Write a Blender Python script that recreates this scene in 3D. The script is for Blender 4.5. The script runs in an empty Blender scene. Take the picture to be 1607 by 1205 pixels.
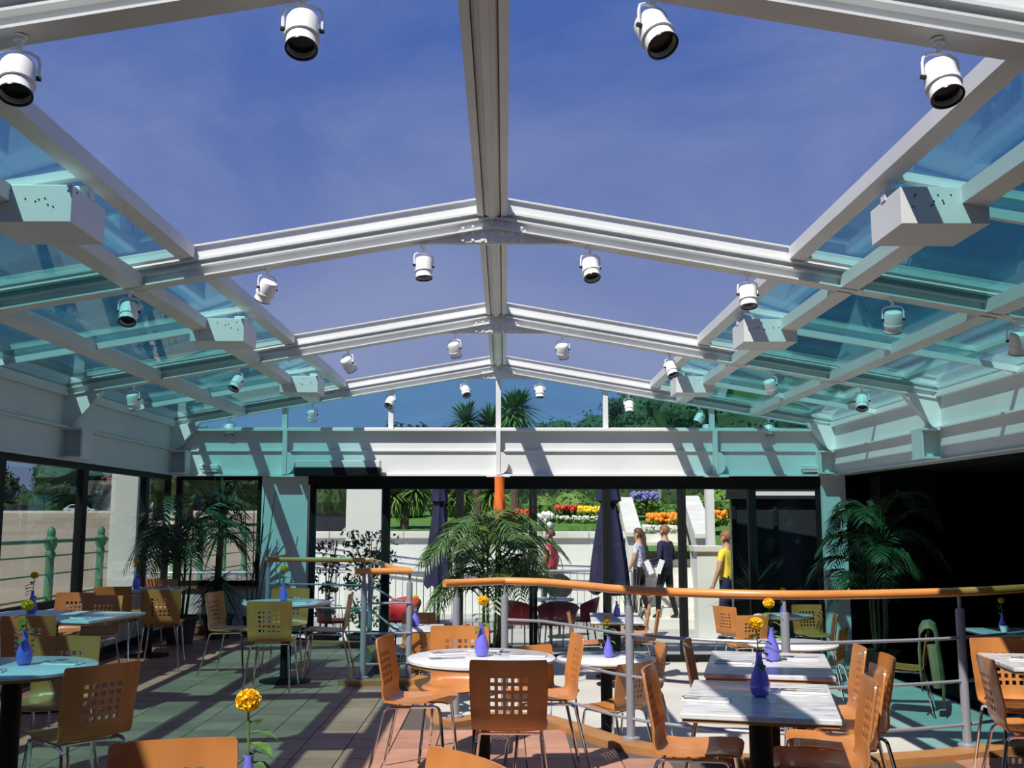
import bpy, bmesh, math, random
from mathutils import Vector, Matrix
R = random.Random(7)
C = bpy.context.scene.collection
SC = bpy.context.scene
PI = math.pi
# ------------------------------------------------------------------ camera, sky, sun, exposure
cam = bpy.data.cameras.new('camera'); camo = bpy.data.objects.new('camera', cam); C.objects.link(camo)
F = 1600.0
pitch = math.atan(215.5 / F); yaw = math.atan(11.5 * math.cos(pitch) / F)
cam.sensor_fit = 'HORIZONTAL'; cam.sensor_width = 36.0; cam.lens = 36.0 * F / 1607.0
cam.clip_start = 0.05; cam.clip_end = 2000
camo.location = (0, 0, 1.5); camo.rotation_euler = (PI / 2 + pitch, 0, -yaw)
SC.camera = camo
SC.view_settings.view_transform = 'Standard'; SC.view_settings.look = 'None'
SC.view_settings.exposure = 0.0; SC.view_settings.gamma = 1.0; SC.view_settings.use_curve_mapping = False
SUN_DIR = Vector((0.39, 0.625, -1.0)).normalized()
sl = bpy.data.lights.new('sun', 'SUN'); sl.energy = 6.0; sl.angle = 0.009; sl.color = (1.0, 0.95, 0.87)
so = bpy.data.objects.new('sun', sl); C.objects.link(so); so.location = (-10, -15, 30)
so.rotation_euler = SUN_DIR.to_track_quat('-Z', 'Y').to_euler()
w = bpy.data.worlds.new('sky'); SC.world = w; w.use_nodes = True
nt = w.node_tree; nt.nodes.clear()
def N(t, ty, **kw):
    n = t.nodes.new(ty)
    for k, v in kw.items():
        setattr(n, k, v)
    return n
tc = N(nt, 'ShaderNodeTexCoord'); sep = N(nt, 'ShaderNodeSeparateXYZ')
nt.links.new(tc.outputs['Generated'], sep.inputs[0])
rp = N(nt, 'ShaderNodeValToRGB'); cr = rp.color_ramp
cr.elements[0].position = 0.0; cr.elements[0].color = (0.27, 0.35, 0.56, 1)
cr.elements[1].position = 0.75; cr.elements[1].color = (0.042, 0.105, 0.36, 1)
e = cr.elements.new(0.12); e.color = (0.22, 0.27, 0.48, 1)
e = cr.elements.new(0.28); e.color = (0.135, 0.195, 0.45, 1)
e = cr.elements.new(0.45); e.color = (0.068, 0.135, 0.42, 1)
nt.links.new(sep.outputs[2], rp.inputs[0])
mp = N(nt, 'ShaderNodeMapping'); mp.inputs['Scale'].default_value = (1.6, 1.2, 3.0); mp.inputs['Rotation'].default_value = (0, 0.25, 0.3)
nz = N(nt, 'ShaderNodeTexNoise'); nz.inputs['Scale'].default_value = 1.6; nz.inputs['Detail'].default_value = 8; nz.inputs['Roughness'].default_value = 0.58; nz.inputs['Distortion'].default_value = 0.5
nt.links.new(tc.outputs['Generated'], mp.inputs[0]); nt.links.new(mp.outputs[0], nz.inputs['Vector'])
r2 = N(nt, 'ShaderNodeValToRGB'); r2.color_ramp.elements[0].position = 0.42; r2.color_ramp.elements[1].position = 0.82
r2.color_ramp.elements[1].color = (0.55, 0.55, 0.55, 1)
nt.links.new(nz.outputs[0], r2.inputs[0])
mx = N(nt, 'ShaderNodeMix', data_type='RGBA'); mx.inputs['B'].default_value = (0.33, 0.38, 0.56, 1)
nt.links.new(r2.outputs[0], mx.inputs['Factor']); nt.links.new(rp.outputs[0], mx.inputs['A'])
bg = N(nt, 'ShaderNodeBackground'); bg.inputs[1].default_value = 1.0
wo = N(nt, 'ShaderNodeOutputWorld')
nt.links.new(mx.outputs['Result'], bg.inputs[0]); nt.links.new(bg.outputs[0], wo.inputs[0])

# ------------------------------------------------------------------ materials
def mat(name, col, rough=0.5, metal=0.0, spec=0.5, coat=0.0):
    m = bpy.data.materials.new(name); m.use_nodes = True
    b = m.node_tree.nodes['Principled BSDF']
    b.inputs['Base Color'].default_value = (*col, 1); b.inputs['Roughness'].default_value = rough
    b.inputs['Metallic'].default_value = metal; b.inputs['Specular IOR Level'].default_value = spec
    b.inputs['Coat Weight'].default_value = coat
    m.diffuse_color = (*col, 1)
    return m
def noise_mat(name, c1, c2, scale=(4, 4, 4), rough=0.5, detail=5, lo=0.3, hi=0.7, bump=0.0, rnd=0.0, coat=0.0, distort=0.0, spec=0.5):
    m = mat(name, c1, rough, 0, spec, coat); t = m.node_tree; b = t.nodes['Principled BSDF']
    co = N(t, 'ShaderNodeTexCoord'); mp = N(t, 'ShaderNodeMapping'); mp.inputs['Scale'].default_value = scale
    nz = N(t, 'ShaderNodeTexNoise'); nz.inputs['Scale'].default_value = 1.0; nz.inputs['Detail'].default_value = detail
    nz.inputs['Distortion'].default_value = distort
    rp = N(t, 'ShaderNodeValToRGB'); rp.color_ramp.elements[0].position = lo; rp.color_ramp.elements[1].position = hi
    rp.color_ramp.elements[0].color = (*c1, 1); rp.color_ramp.elements[1].color = (*c2, 1)
    t.links.new(co.outputs['Object'], mp.inputs[0]); t.links.new(mp.outputs[0], nz.inputs['Vector'])
    t.links.new(nz.outputs[0], rp.inputs[0])
    out = rp.outputs[0]
    if rnd:
        oi = N(t, 'ShaderNodeObjectInfo'); mr = N(t, 'ShaderNodeMapRange')
        mr.inputs['To Min'].default_value = 1 - rnd; mr.inputs['To Max'].default_value = 1 + rnd
        mm = N(t, 'ShaderNodeVectorMath', operation='SCALE')
        t.links.new(oi.outputs['Random'], mr.inputs['Value']); t.links.new(out, mm.inputs[0]); t.links.new(mr.outputs[0], mm.inputs['Scale'])
        ad = N(t, 'ShaderNodeVectorMath', operation='ADD'); sc = N(t, 'ShaderNodeVectorMath', operation='SCALE'); sc.inputs['Scale'].default_value = 7.0
        t.links.new(oi.outputs['Random'], sc.inputs[0]); t.links.new(mp.outputs[0], ad.inputs[0]); t.links.new(sc.outputs[0], ad.inputs[1]); t.links.new(ad.outputs[0], nz.inputs['Vector'])
        out = mm.outputs[0]
    t.links.new(out, b.inputs['Base Color'])
    if bump:
        bp = N(t, 'ShaderNodeBump'); bp.inputs['Strength'].default_value = bump; bp.inputs['Distance'].default_value = 0.01
        t.links.new(nz.outputs[0], bp.inputs['Height']); t.links.new(bp.outputs[0], b.inputs['Normal'])
    return m
def glass(name, tint, refl=1.0, rough=0.0):
    m = bpy.data.materials.new(name); m.use_nodes = True; t = m.node_tree; t.nodes.clear()
    tr = N(t, 'ShaderNodeBsdfTransparent'); tr.inputs[0].default_value = (*[math.sqrt(c) for c in tint], 1)
    gl = N(t, 'ShaderNodeBsdfGlossy'); gl.inputs['Roughness'].default_value = rough
    ge = N(t, 'ShaderNodeNewGeometry'); ma = N(t, 'ShaderNodeMath', operation='MULTIPLY_ADD')
    ma.inputs[1].default_value = 1 / 1.5 - 1.5; ma.inputs[2].default_value = 1.5
    fr = N(t, 'ShaderNodeFresnel'); mu = N(t, 'ShaderNodeMath', operation='MULTIPLY'); mu.inputs[1].default_value = refl
    mi = N(t, 'ShaderNodeMixShader'); o = N(t, 'ShaderNodeOutputMaterial')
    t.links.new(ge.outputs['Backfacing'], ma.inputs[0]); t.links.new(ma.outputs[0], fr.inputs['IOR'])
    t.links.new(fr.outputs[0], mu.inputs[0]); t.links.new(mu.outputs[0], mi.inputs[0])
    t.links.new(tr.outputs[0], mi.inputs[1]); t.links.new(gl.outputs[0], mi.inputs[2]); t.links.new(mi.outputs[0], o.inputs[0])
    return m
M = {}
M['white'] = noise_mat('white_paint', (0.64, 0.655, 0.65), (0.72, 0.735, 0.73), (1.5, 1.5, 1.5), 0.45, 3)
M['wallw'] = noise_mat('wall_paint', (0.62, 0.64, 0.635), (0.70, 0.72, 0.715), (1.2, 1.2, 1.2), 0.6, 4)
M['lamp'] = mat('lamp_enamel', (0.86, 0.86, 0.85), 0.28)
M['black'] = mat('black_metal', (0.006, 0.007, 0.008), 0.6, 0, 0.25)
M['lampblack'] = mat('lamp_mouth', (0.004, 0.005, 0.006), 0.25)
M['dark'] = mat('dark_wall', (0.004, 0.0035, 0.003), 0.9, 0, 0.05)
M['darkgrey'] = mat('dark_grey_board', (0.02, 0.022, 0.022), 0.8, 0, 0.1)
M['seal'] = mat('rubber_seal', (0.02, 0.02, 0.022), 0.7)
M['chrome'] = mat('chrome', (0.75, 0.75, 0.77), 0.12, 1.0)
M['steel'] = mat('grey_steel_paint', (0.33, 0.35, 0.41), 0.35, 0.35)
M['beech'] = noise_mat('beech_ply', (0.44, 0.165, 0.042), (0.58, 0.235, 0.065), (6, 6, 1.2), 0.36, 6, 0.3, 0.7, 0, 0.10, 0.25)
M['rail'] = noise_mat('beech_rail', (0.62, 0.23, 0.055), (0.76, 0.32, 0.08), (3, 3, 12), 0.3, 5, 0.3, 0.7, 0, 0, 0.4)
M['kerb'] = noise_mat('kerb_wood', (0.32, 0.145, 0.05), (0.44, 0.21, 0.075), (3, 3, 3), 0.45, 5)
M['marble'] = noise_mat('grey_marble', (0.42, 0.41, 0.43), (0.72, 0.71, 0.71), (5, 15, 5), 0.3, 9, 0.34, 0.58, 0, 0, 0.15, 1.2)
M['marblepale'] = noise_mat('pale_marble', (0.66, 0.66, 0.70), (0.80, 0.80, 0.82), (3, 5, 3), 0.25, 7, 0.36, 0.6, 0, 0, 0.2, 1.0)
M['tile'] = noise_mat('terracotta', (0.37, 0.185, 0.125), (0.49, 0.255, 0.17), (5, 5, 5), 0.55, 5, 0.3, 0.75, 0.1, 0.16)
M['grout'] = mat('grout', (0.09, 0.075, 0.065), 0.9)
M['pale'] = noise_mat('pale_floor', (0.50, 0.49, 0.45), (0.60, 0.58, 0.53), (2, 2, 2), 0.5, 5)
M['vase'] = mat('violet_glass', (0.16, 0.15, 0.66), 0.25, 0, 0.5, 0.4)
M['yellow'] = noise_mat('flower_yellow', (0.90, 0.52, 0.01), (0.95, 0.68, 0.03), (60, 60, 60), 0.6, 3)
M['green'] = noise_mat('leaf_green', (0.05, 0.13, 0.02), (0.11, 0.22, 0.04), (20, 20, 20), 0.45, 3)
M['palm'] = noise_mat('palm_green', (0.030, 0.075, 0.018), (0.075, 0.15, 0.035), (8, 8, 8), 0.4, 3)
M['palmdark'] = noise_mat('cordyline_green', (0.022, 0.05, 0.018), (0.05, 0.09, 0.03), (8, 8, 8), 0.45, 3)
M['bark'] = noise_mat('bark', (0.07, 0.045, 0.03), (0.16, 0.11, 0.07), (20, 20, 4), 0.9, 5, 0.3, 0.7, 0.5)
M['pot'] = noise_mat('pot_clay', (0.045, 0.03, 0.025), (0.08, 0.05, 0.04), (6, 6, 6), 0.7)
M['soil'] = mat('soil', (0.03, 0.022, 0.016), 0.95)
M['paper'] = mat('paper_napkin', (0.84, 0.84, 0.84), 0.8)
M['teal'] = glass('tinted_roof_glass', (0.39, 0.71, 0.72), 0.8)
M['clear'] = glass('clear_glass', (0.86, 0.93, 0.92), 0.8)
M['tint'] = glass('grey_window_glass', (0.50, 0.58, 0.58), 1.0)
M['gable'] = glass('gable_glass', (0.42, 0.80, 0.88), 0.9)
M['orange'] = mat('orange_cloth', (0.80, 0.16, 0.025), 0.7)
M['navy'] = noise_mat('navy_canvas', (0.012, 0.012, 0.045), (0.022, 0.022, 0.07), (8, 8, 3), 0.85)
M['red'] = mat('red_weave', (0.42, 0.015, 0.025), 0.6)
M['darkred'] = mat('maroon_weave', (0.16, 0.012, 0.022), 0.6)
M['render'] = noise_mat('white_render', (0.68, 0.68, 0.63), (0.78, 0.78, 0.73), (0.8, 0.8, 0.8), 0.8, 5)
M['coping'] = noise_mat('coping_stone', (0.60, 0.56, 0.50), (0.74, 0.72, 0.68), (2, 2, 2), 0.8, 5)
M['paving'] = noise_mat('grey_paving', (0.32, 0.31, 0.28), (0.44, 0.43, 0.40), (0.8, 0.8, 0.8), 0.9, 6)
M['lawn'] = noise_mat('lawn', (0.055, 0.14, 0.015), (0.10, 0.21, 0.03), (3, 3, 3), 0.9, 8, 0.3, 0.7, 0.5)
M['sand'] = noise_mat('sand', (0.36, 0.27, 0.19), (0.48, 0.38, 0.28), (0.15, 0.15, 0.15), 0.95, 8)
M['tree'] = noise_mat('tree_green', (0.015, 0.045, 0.012), (0.045, 0.10, 0.022), (0.8, 0.8, 0.8), 0.8, 4)
M['bush'] = noise_mat('bush_green', (0.06, 0.13, 0.02), (0.14, 0.24, 0.04), (3, 3, 3), 0.8, 4)
M['castgreen'] = mat('cast_iron_green', (0.08, 0.26, 0.13), 0.5)
M['yellowbed'] = mat('bloom_yellow', (0.95, 0.62, 0.01), 0.7)
M['orangebed'] = mat('bloom_orange', (0.95, 0.30, 0.005), 0.7)
M['redbed'] = mat('bloom_red', (0.62, 0.06, 0.03), 0.7)
M['whitebed'] = mat('bloom_white', (0.75, 0.74, 0.68), 0.7)
M['violetbed'] = mat('bloom_violet', (0.22, 0.20, 0.50), 0.7)
M['coat'] = noise_mat('tan_cloth', (0.24, 0.18, 0.08), (0.32, 0.25, 0.12), (12, 12, 12), 0.9)
M['skin'] = mat('skin', (0.56, 0.30, 0.20), 0.5)
M['hair'] = mat('brown_hair', (0.10, 0.05, 0.025), 0.6)
M['fairhair'] = mat('auburn_hair', (0.26, 0.11, 0.045), 0.6)
M['redtop'] = mat('pink_red_top', (0.52, 0.03, 0.07), 0.8)
M['yellowtop'] = mat('yellow_top', (0.85, 0.66, 0.05), 0.8)
M['pattern'] = noise_mat('patterned_cloth', (0.70, 0.70, 0.78), (0.22, 0.24, 0.42), (26, 26, 26), 0.8, 2, 0.45, 0.6)
M['roofred'] = mat('roof_tile', (0.22, 0.10, 0.07), 0.9)
M['kioskgreen'] = mat('kiosk_green', (0.18, 0.45, 0.32), 0.6)
M['windowdark'] = mat('window_dark', (0.02, 0.025, 0.03), 0.2)

# ------------------------------------------------------------------ helpers
class MB:
    def __init__(s): s.v = []; s.f = []
    def add(s, vs, fs):
        o = len(s.v); s.v += [tuple(v) for v in vs]; s.f += [tuple(i + o for i in f) for f in fs]; return s
    def box(s, x0, x1, y0, y1, z0, z1, mtx=None):
        vs = [Vector((x, y, z)) for z in (z0, z1) for y in (y0, y1) for x in (x0, x1)]
        if mtx: vs = [mtx @ v for v in vs]
        return s.add(vs, [(0, 2, 3, 1), (4, 5, 7, 6), (0, 1, 5, 4), (2, 6, 7, 3), (0, 4, 6, 2), (1, 3, 7, 5)])
    def prism(s, poly, a, b, mtx=None):
        """poly: list of 2D points (CCW); a,b: functions mapping a 2D point to the 3D point of the two ends"""
        n = len(poly); vs = [Vector(a(*p)) for p in poly] + [Vector(b(*p)) for p in poly]
        if mtx: vs = [mtx @ v for v in vs]
        return s.add(vs, [tuple(range(n))[::-1], tuple(range(n, 2 * n))] + [(i, (i + 1) % n, n + (i + 1) % n, n + i) for i in range(n)])
    def tube(s, pts, r, n=8, cap=True):
        pts = [Vector(p) for p in pts]; rs = r if isinstance(r, (list, tuple)) else [r] * len(pts)
        vs = []; prev = None
        for i, p in enumerate(pts):
            t = ((pts[min(i + 1, len(pts) - 1)] - pts[max(i - 1, 0)])).normalized()
            if prev is None:
                u = t.orthogonal().normalized()
            else:
                u = (prev - t * prev.dot(t)); u = u.normalized() if u.length > 1e-6 else t.orthogonal().normalized()
            prev = u; q = t.cross(u)
            vs += [p + (u * math.cos(2 * PI * k / n) + q * math.sin(2 * PI * k / n)) * rs[i] for k in range(n)]
        fs = [(i * n + k, i * n + (k + 1) % n, (i + 1) * n + (k + 1) % n, (i + 1) * n + k) for i in range(len(pts) - 1) for k in range(n)]
        if cap: fs += [tuple(range(n))[::-1], tuple((len(pts) - 1) * n + k for k in range(n))]
        return s.add(vs, fs)
    def lathe(s, prof, n=20, mtx=None, cap=True):
        vs = [Vector((r * math.cos(2 * PI * k / n), r * math.sin(2 * PI * k / n), z)) for r, z in prof for k in range(n)]
        if mtx: vs = [mtx @ v for v in vs]
        fs = [(i * n + k, i * n + (k + 1) % n, (i + 1) * n + (k + 1) % n, (i + 1) * n + k) for i in range(len(prof) - 1) for k in range(n)]
        if cap: fs += [tuple(range(n))[::-1], tuple((len(prof) - 1) * n + k for k in range(n))]
        return s.add(vs, fs)
    def ball(s, c, r, nu=10, nv=7, jit=0.0):
        c = Vector(c); rr = r if isinstance(r, (list, tuple)) else (r, r, r)
        prof = []
        vs = [c + Vector((0, 0, -rr[2]))]
        for i in range(1, nv):
            a = -PI / 2 + PI * i / nv
            for k in range(nu):
                j = 1 + jit * (R.random() - 0.5)
                vs.append(c + Vector((rr[0] * math.cos(a) * math.cos(2 * PI * k / nu), rr[1] * math.cos(a) * math.sin(2 * PI * k / nu), rr[2] * math.sin(a))) * j)
        vs.append(c + Vector((0, 0, rr[2]))); L = len(vs) - 1
        fs = [(0, 1 + (k + 1) % nu, 1 + k) for k in range(nu)]
        for i in range(nv - 2):
            fs += [(1 + i * nu + k, 1 + i * nu + (k + 1) % nu, 1 + (i + 1) * nu + (k + 1) % nu, 1 + (i + 1) * nu + k) for k in range(nu)]
        fs += [(L, 1 + (nv - 2) * nu + k, 1 + (nv - 2) * nu + (k + 1) % nu) for k in range(nu)]
        return s.add(vs, fs)
    def build(s, name, m, parent=None, smooth=False, bevel=0.0):
        me = bpy.data.meshes.new(name); me.from_pydata(s.v, [], s.f); me.validate()
        if smooth:
            me.polygons.foreach_set('use_smooth', [True] * len(me.polygons))
            try: me.set_sharp_from_angle(angle=math.radians(40))
            except Exception: pass
        me.materials.append(M[m] if isinstance(m, str) else m)
        o = bpy.data.objects.new(name, me); C.objects.link(o); o.parent = parent
        if bevel:
            b = o.modifiers.new('bevel', 'BEVEL'); b.width = bevel; b.segments = 2; b.limit_method = 'ANGLE'
        return o
def thing(name, label, cat, loc=(0, 0, 0), rz=0.0, group=None):
    o = bpy.data.objects.new(name, None); C.objects.link(o); o.location = loc; o.rotation_euler = (0, 0, rz)
    o['label'] = label; o['category'] = cat
    if group: o['group'] = group
    return o
def tag(o, label, cat, group=None):
    o['label'] = label; o['category'] = cat
    if group: o['group'] = group
    return o
def struct(name):
    o = bpy.data.objects.new(name, None); C.objects.link(o); o['kind'] = 'structure'; return o
def S(o): o['kind'] = 'structure'; return o
def stuff(o): o['kind'] = 'stuff'; return o
def copy_tree(o, parent=None):
    c = o.copy(); C.objects.link(c); c.parent = parent
    for ch in list(o.children): copy_tree(ch, c)
    return c
def bez(p0, p1, p2, n=6):
    p0, p1, p2 = Vector(p0), Vector(p1), Vector(p2)
    return [p0 * (1 - t) ** 2 + p1 * 2 * t * (1 - t) + p2 * t * t for t in [i / n for i in range(n + 1)]]
def catmull(pts, n=6):
    P = [Vector(p) for p in pts]; P = [2 * P[0] - P[1]] + P + [2 * P[-1] - P[-2]]; out = []
    for i in range(1, len(P) - 2):
        for k in range(n):
            t = k / n
            out.append(0.5 * ((2 * P[i]) + (P[i + 1] - P[i - 1]) * t + (2 * P[i - 1] - 5 * P[i] + 4 * P[i + 1] - P[i + 2]) * t * t + (3 * P[i] - P[i - 1] - 3 * P[i + 1] + P[i + 2]) * t ** 3))
    return out + [P[-2]]

# ------------------------------------------------------------------ main dimensions
XL, XR, YE = -4.55, 4.52, 14.1          # inner faces of the side walls, end wall
XC = -0.09                              # ridge
LOW = -0.38                             # lower floor level
FR = [0.1, 3.57, 7.1, 10.6, 14.1]        # rafter frames
ZA, SL = 3.57, 0.174                    # apex height of rafter underside, slope
def zb(x): return ZA - SL * abs(x - XC)

# ------------------------------------------------------------------ floors
RAILR = catmull([(4.5, 7.9), (3.6, 7.22), (3.04, 6.9), (2.5, 6.72), (1.85, 6.62), (1.3, 6.80), (0.84, 7.14), (0.55, 7.65), (0.30, 8.05)], 4)
RAILR = [Vector((p.x, p.y)) for p in RAILR] + [Vector((0.0, 8.2)), Vector((-0.46, 7.87))]
RAILL = [Vector(p) for p in ((-0.93, 10.0), (-1.10, 10.4), (-1.62, 12.75), (-2.98, 12.95), (-2.98, 14.0))]
poly = [Vector((XL, -1.5)), Vector((XR, -1.5))] + [Vector((XR, 7.92))] + RAILR + RAILL + [Vector((-2.98, YE)), Vector((XL, YE))]
def inside(x, y):
    c = False; n = len(poly)
    for i in range(n):
        a, b = poly[i], poly[(i + 1) % n]
        if (a.y > y) != (b.y > y) and x < (b.x - a.x) * (y - a.y) / (b.y - a.y) + a.x: c = not c
    return c
fl = struct('floor')
mb = MB(); n = len(poly)
bm = bmesh.new(); vs = [bm.verts.new((p.x, p.y, -0.012)) for p in poly]; lo = [bm.verts.new((p.x, p.y, LOW)) for p in poly]
top = bm.faces.new(vs)
for i in range(n): bm.faces.new((vs[i], lo[i], lo[(i + 1) % n], vs[(i + 1) % n]))
bmesh.ops.triangulate(bm, faces=[top]); bmesh.ops.recalc_face_normals(bm, faces=bm.faces)
me = bpy.data.meshes.new('grout_bed'); bm.to_mesh(me); bm.free(); me.materials.append(M['grout'])
o = bpy.data.objects.new('grout_bed', me); C.objects.link(o); o.parent = fl
T = 0.30
tm = MB().box(-0.146, 0.146, -0.146, 0.146, -0.012, 0.0)
cells = []
for i in range(-16, 16):
    for j in range(-5, 48):
        x = -1.36 + T * (i + 0.5); y = 6.47 + T * (j - 0.5 - 8) + 2.4
        ok = all(inside(x + dx, y + dy) for dx in (-0.16, 0.16) for dy in (-0.16, 0.16))
        if ok: cells.append((x, y))
def invis(c): return c[1] < 5.9 or abs(c[0] + 0.0) > 0.56 * c[1] + 0.3
vis = sorted([c for c in cells if not invis(c)], key=lambda c: c[1] + 0.3 * abs(c[0]))
proto = tm.build('tile', 'tile', fl)
first = True
for c in vis[:300]:
    t = proto if first else proto.copy()
    if not first: C.objects.link(t)
    first = False
    t.location = (c[0], c[1], (R.random() - 0.5) * 0.002)
rest = MB()
for c in cells:
    if c in vis[:300]: continue
    x, y = c; rest.box(x - 0.146, x + 0.146, y - 0.146, y + 0.146, -0.012, 0)
stuff(rest.build('tile_field', 'tile', fl))
lf = S(MB().box(-2.98, 9.0, -1.5, YE - 0.06, LOW - 0.1, LOW).build('floor_lower', 'pale'))
kb = struct('trim_1')      # timber kerb along the floor edge
def strip(path, w0, w1, z0, z1):
    m = MB(); P = [Vector((p.x, p.y)) for p in path]; nn = len(P); L = []
    for i in range(nn):
        t = (P[min(i + 1, nn - 1)] - P[max(i - 1, 0)]).normalized(); nn_ = Vector((-t.y, t.x)); L.append((P[i] + nn_ * w0, P[i] + nn_ * w1))
    vs = []
    for a, b in L: vs += [(a.x, a.y, z0), (b.x, b.y, z0), (b.x, b.y, z1), (a.x, a.y, z1)]
    fs = [(4 * i + k, 4 * i + (k + 1) % 4, 4 * i + 4 + (k + 1) % 4, 4 * i + 4 + k) for i in range(nn - 1) for k in range(4)]
    fs += [(3, 2, 1, 0), tuple(4 * (nn - 1) + k for k in range(4))]
    return m.add(vs, fs)
strip(RAILR, -0.05, 0.13, LOW, 0.035).build('kerb_board', 'kerb', kb)
strip([Vector((-1.5, 9.78)), Vector((-1.38, 9.72)), Vector((-0.86, 9.80)), Vector((-0.80, 9.92)), Vector((-0.93, 10.05))] + RAILL[1:], -0.09, 0.10, LOW, 0.045).build('kerb_board', 'kerb', kb)
# one step down between the two railings
st = struct('trim_2')
strip([Vector((-0.46, 7.87)), Vector((-0.93, 10.0))], -0.38, 0.02, LOW, -0.19).build('step', 'pale', st)
strip([Vector((-0.46, 7.87)), Vector((-0.93, 10.0))], -0.04, 0.06, -0.19, 0.004).build('step_nosing', 'kerb', st)

# ------------------------------------------------------------------ roof (ceiling)
ce = struct('ceiling')
PROF = [(-.07, 0), (.07, 0), (.07, .012), (.015, .014), (.015, .072), (.060, .075), (.060, .087), (.03, .09), (.03, .115), (.072, .118), (.072, .135),
        (.028, .138), (.028, .228), (.05, .23), (.05, .242), (-.05, .242), (-.05, .23), (-.028, .228), (-.028, .138), (-.072, .135), (-.072, .118), (-.03, .115), (-.03, .09),
        (-.060, .087), (-.060, .075), (-.015, .072), (-.015, .014), (-.07, .012)]
for k, fy in enumerate(FR):
    rf = MB()
    for s in (-1, 1):
        xe = XL if s < 0 else XR
        pr = PROF if s < 0 else PROF[::-1]
        rf.prism(pr, lambda a, b: (XC, fy + a, ZA + b), lambda a, b: (xe, fy + a, zb(xe) + b))
    ro = rf.build('rafter', 'white', ce)
    # flat bottomed haunch at the apex with bolted plate
    ha = MB()
    pts = [(XC - 0.66, zb(XC - 0.66) + 0.004), (XC - 0.62, 3.466), (XC + 0.62, 3.466), (XC + 0.66, zb(XC + 0.66) + 0.004), (XC, ZA + 0.004)]
    ha.prism(pts, lambda a, b: (a, fy - 0.018, b), lambda a, b: (a, fy + 0.018, b))
    ha.build('haunch', 'white', ro)
    pl = MB()
    for yy in (-1, 1):
        pts = [(XC - 0.24, 3.47), (XC + 0.24, 3.47), (XC + 0.24, ZA - SL * 0.24 + 0.072), (XC, ZA + 0.072), (XC - 0.24, ZA - SL * 0.24 + 0.072)]
        pl.prism(pts, lambda a, b: (a, fy + yy * 0.02 - 0.012, b), lambda a, b: (a, fy + yy * 0.02 + 0.012, b))
    pl.build('gusset_plate', 'white', ro)
    bo = MB()
    for yy in (-1, 1):
        for bx in (-0.21, -0.14, -0.07, 0.0, 0.07, 0.14, 0.21):
            for bz in (3.485, 3.535, ZA - SL * abs(bx) + 0.045):
                bo.lathe([(0.013, 0), (0.013, 0.004), (0.009, 0.011)], 6, Matrix.Translation((XC + bx, fy + yy * 0.032, bz)) @ Matrix.Rotation(-yy * PI / 2, 4, 'X'))
    stuff(bo.build('bolts', 'lamp', ro))
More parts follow.
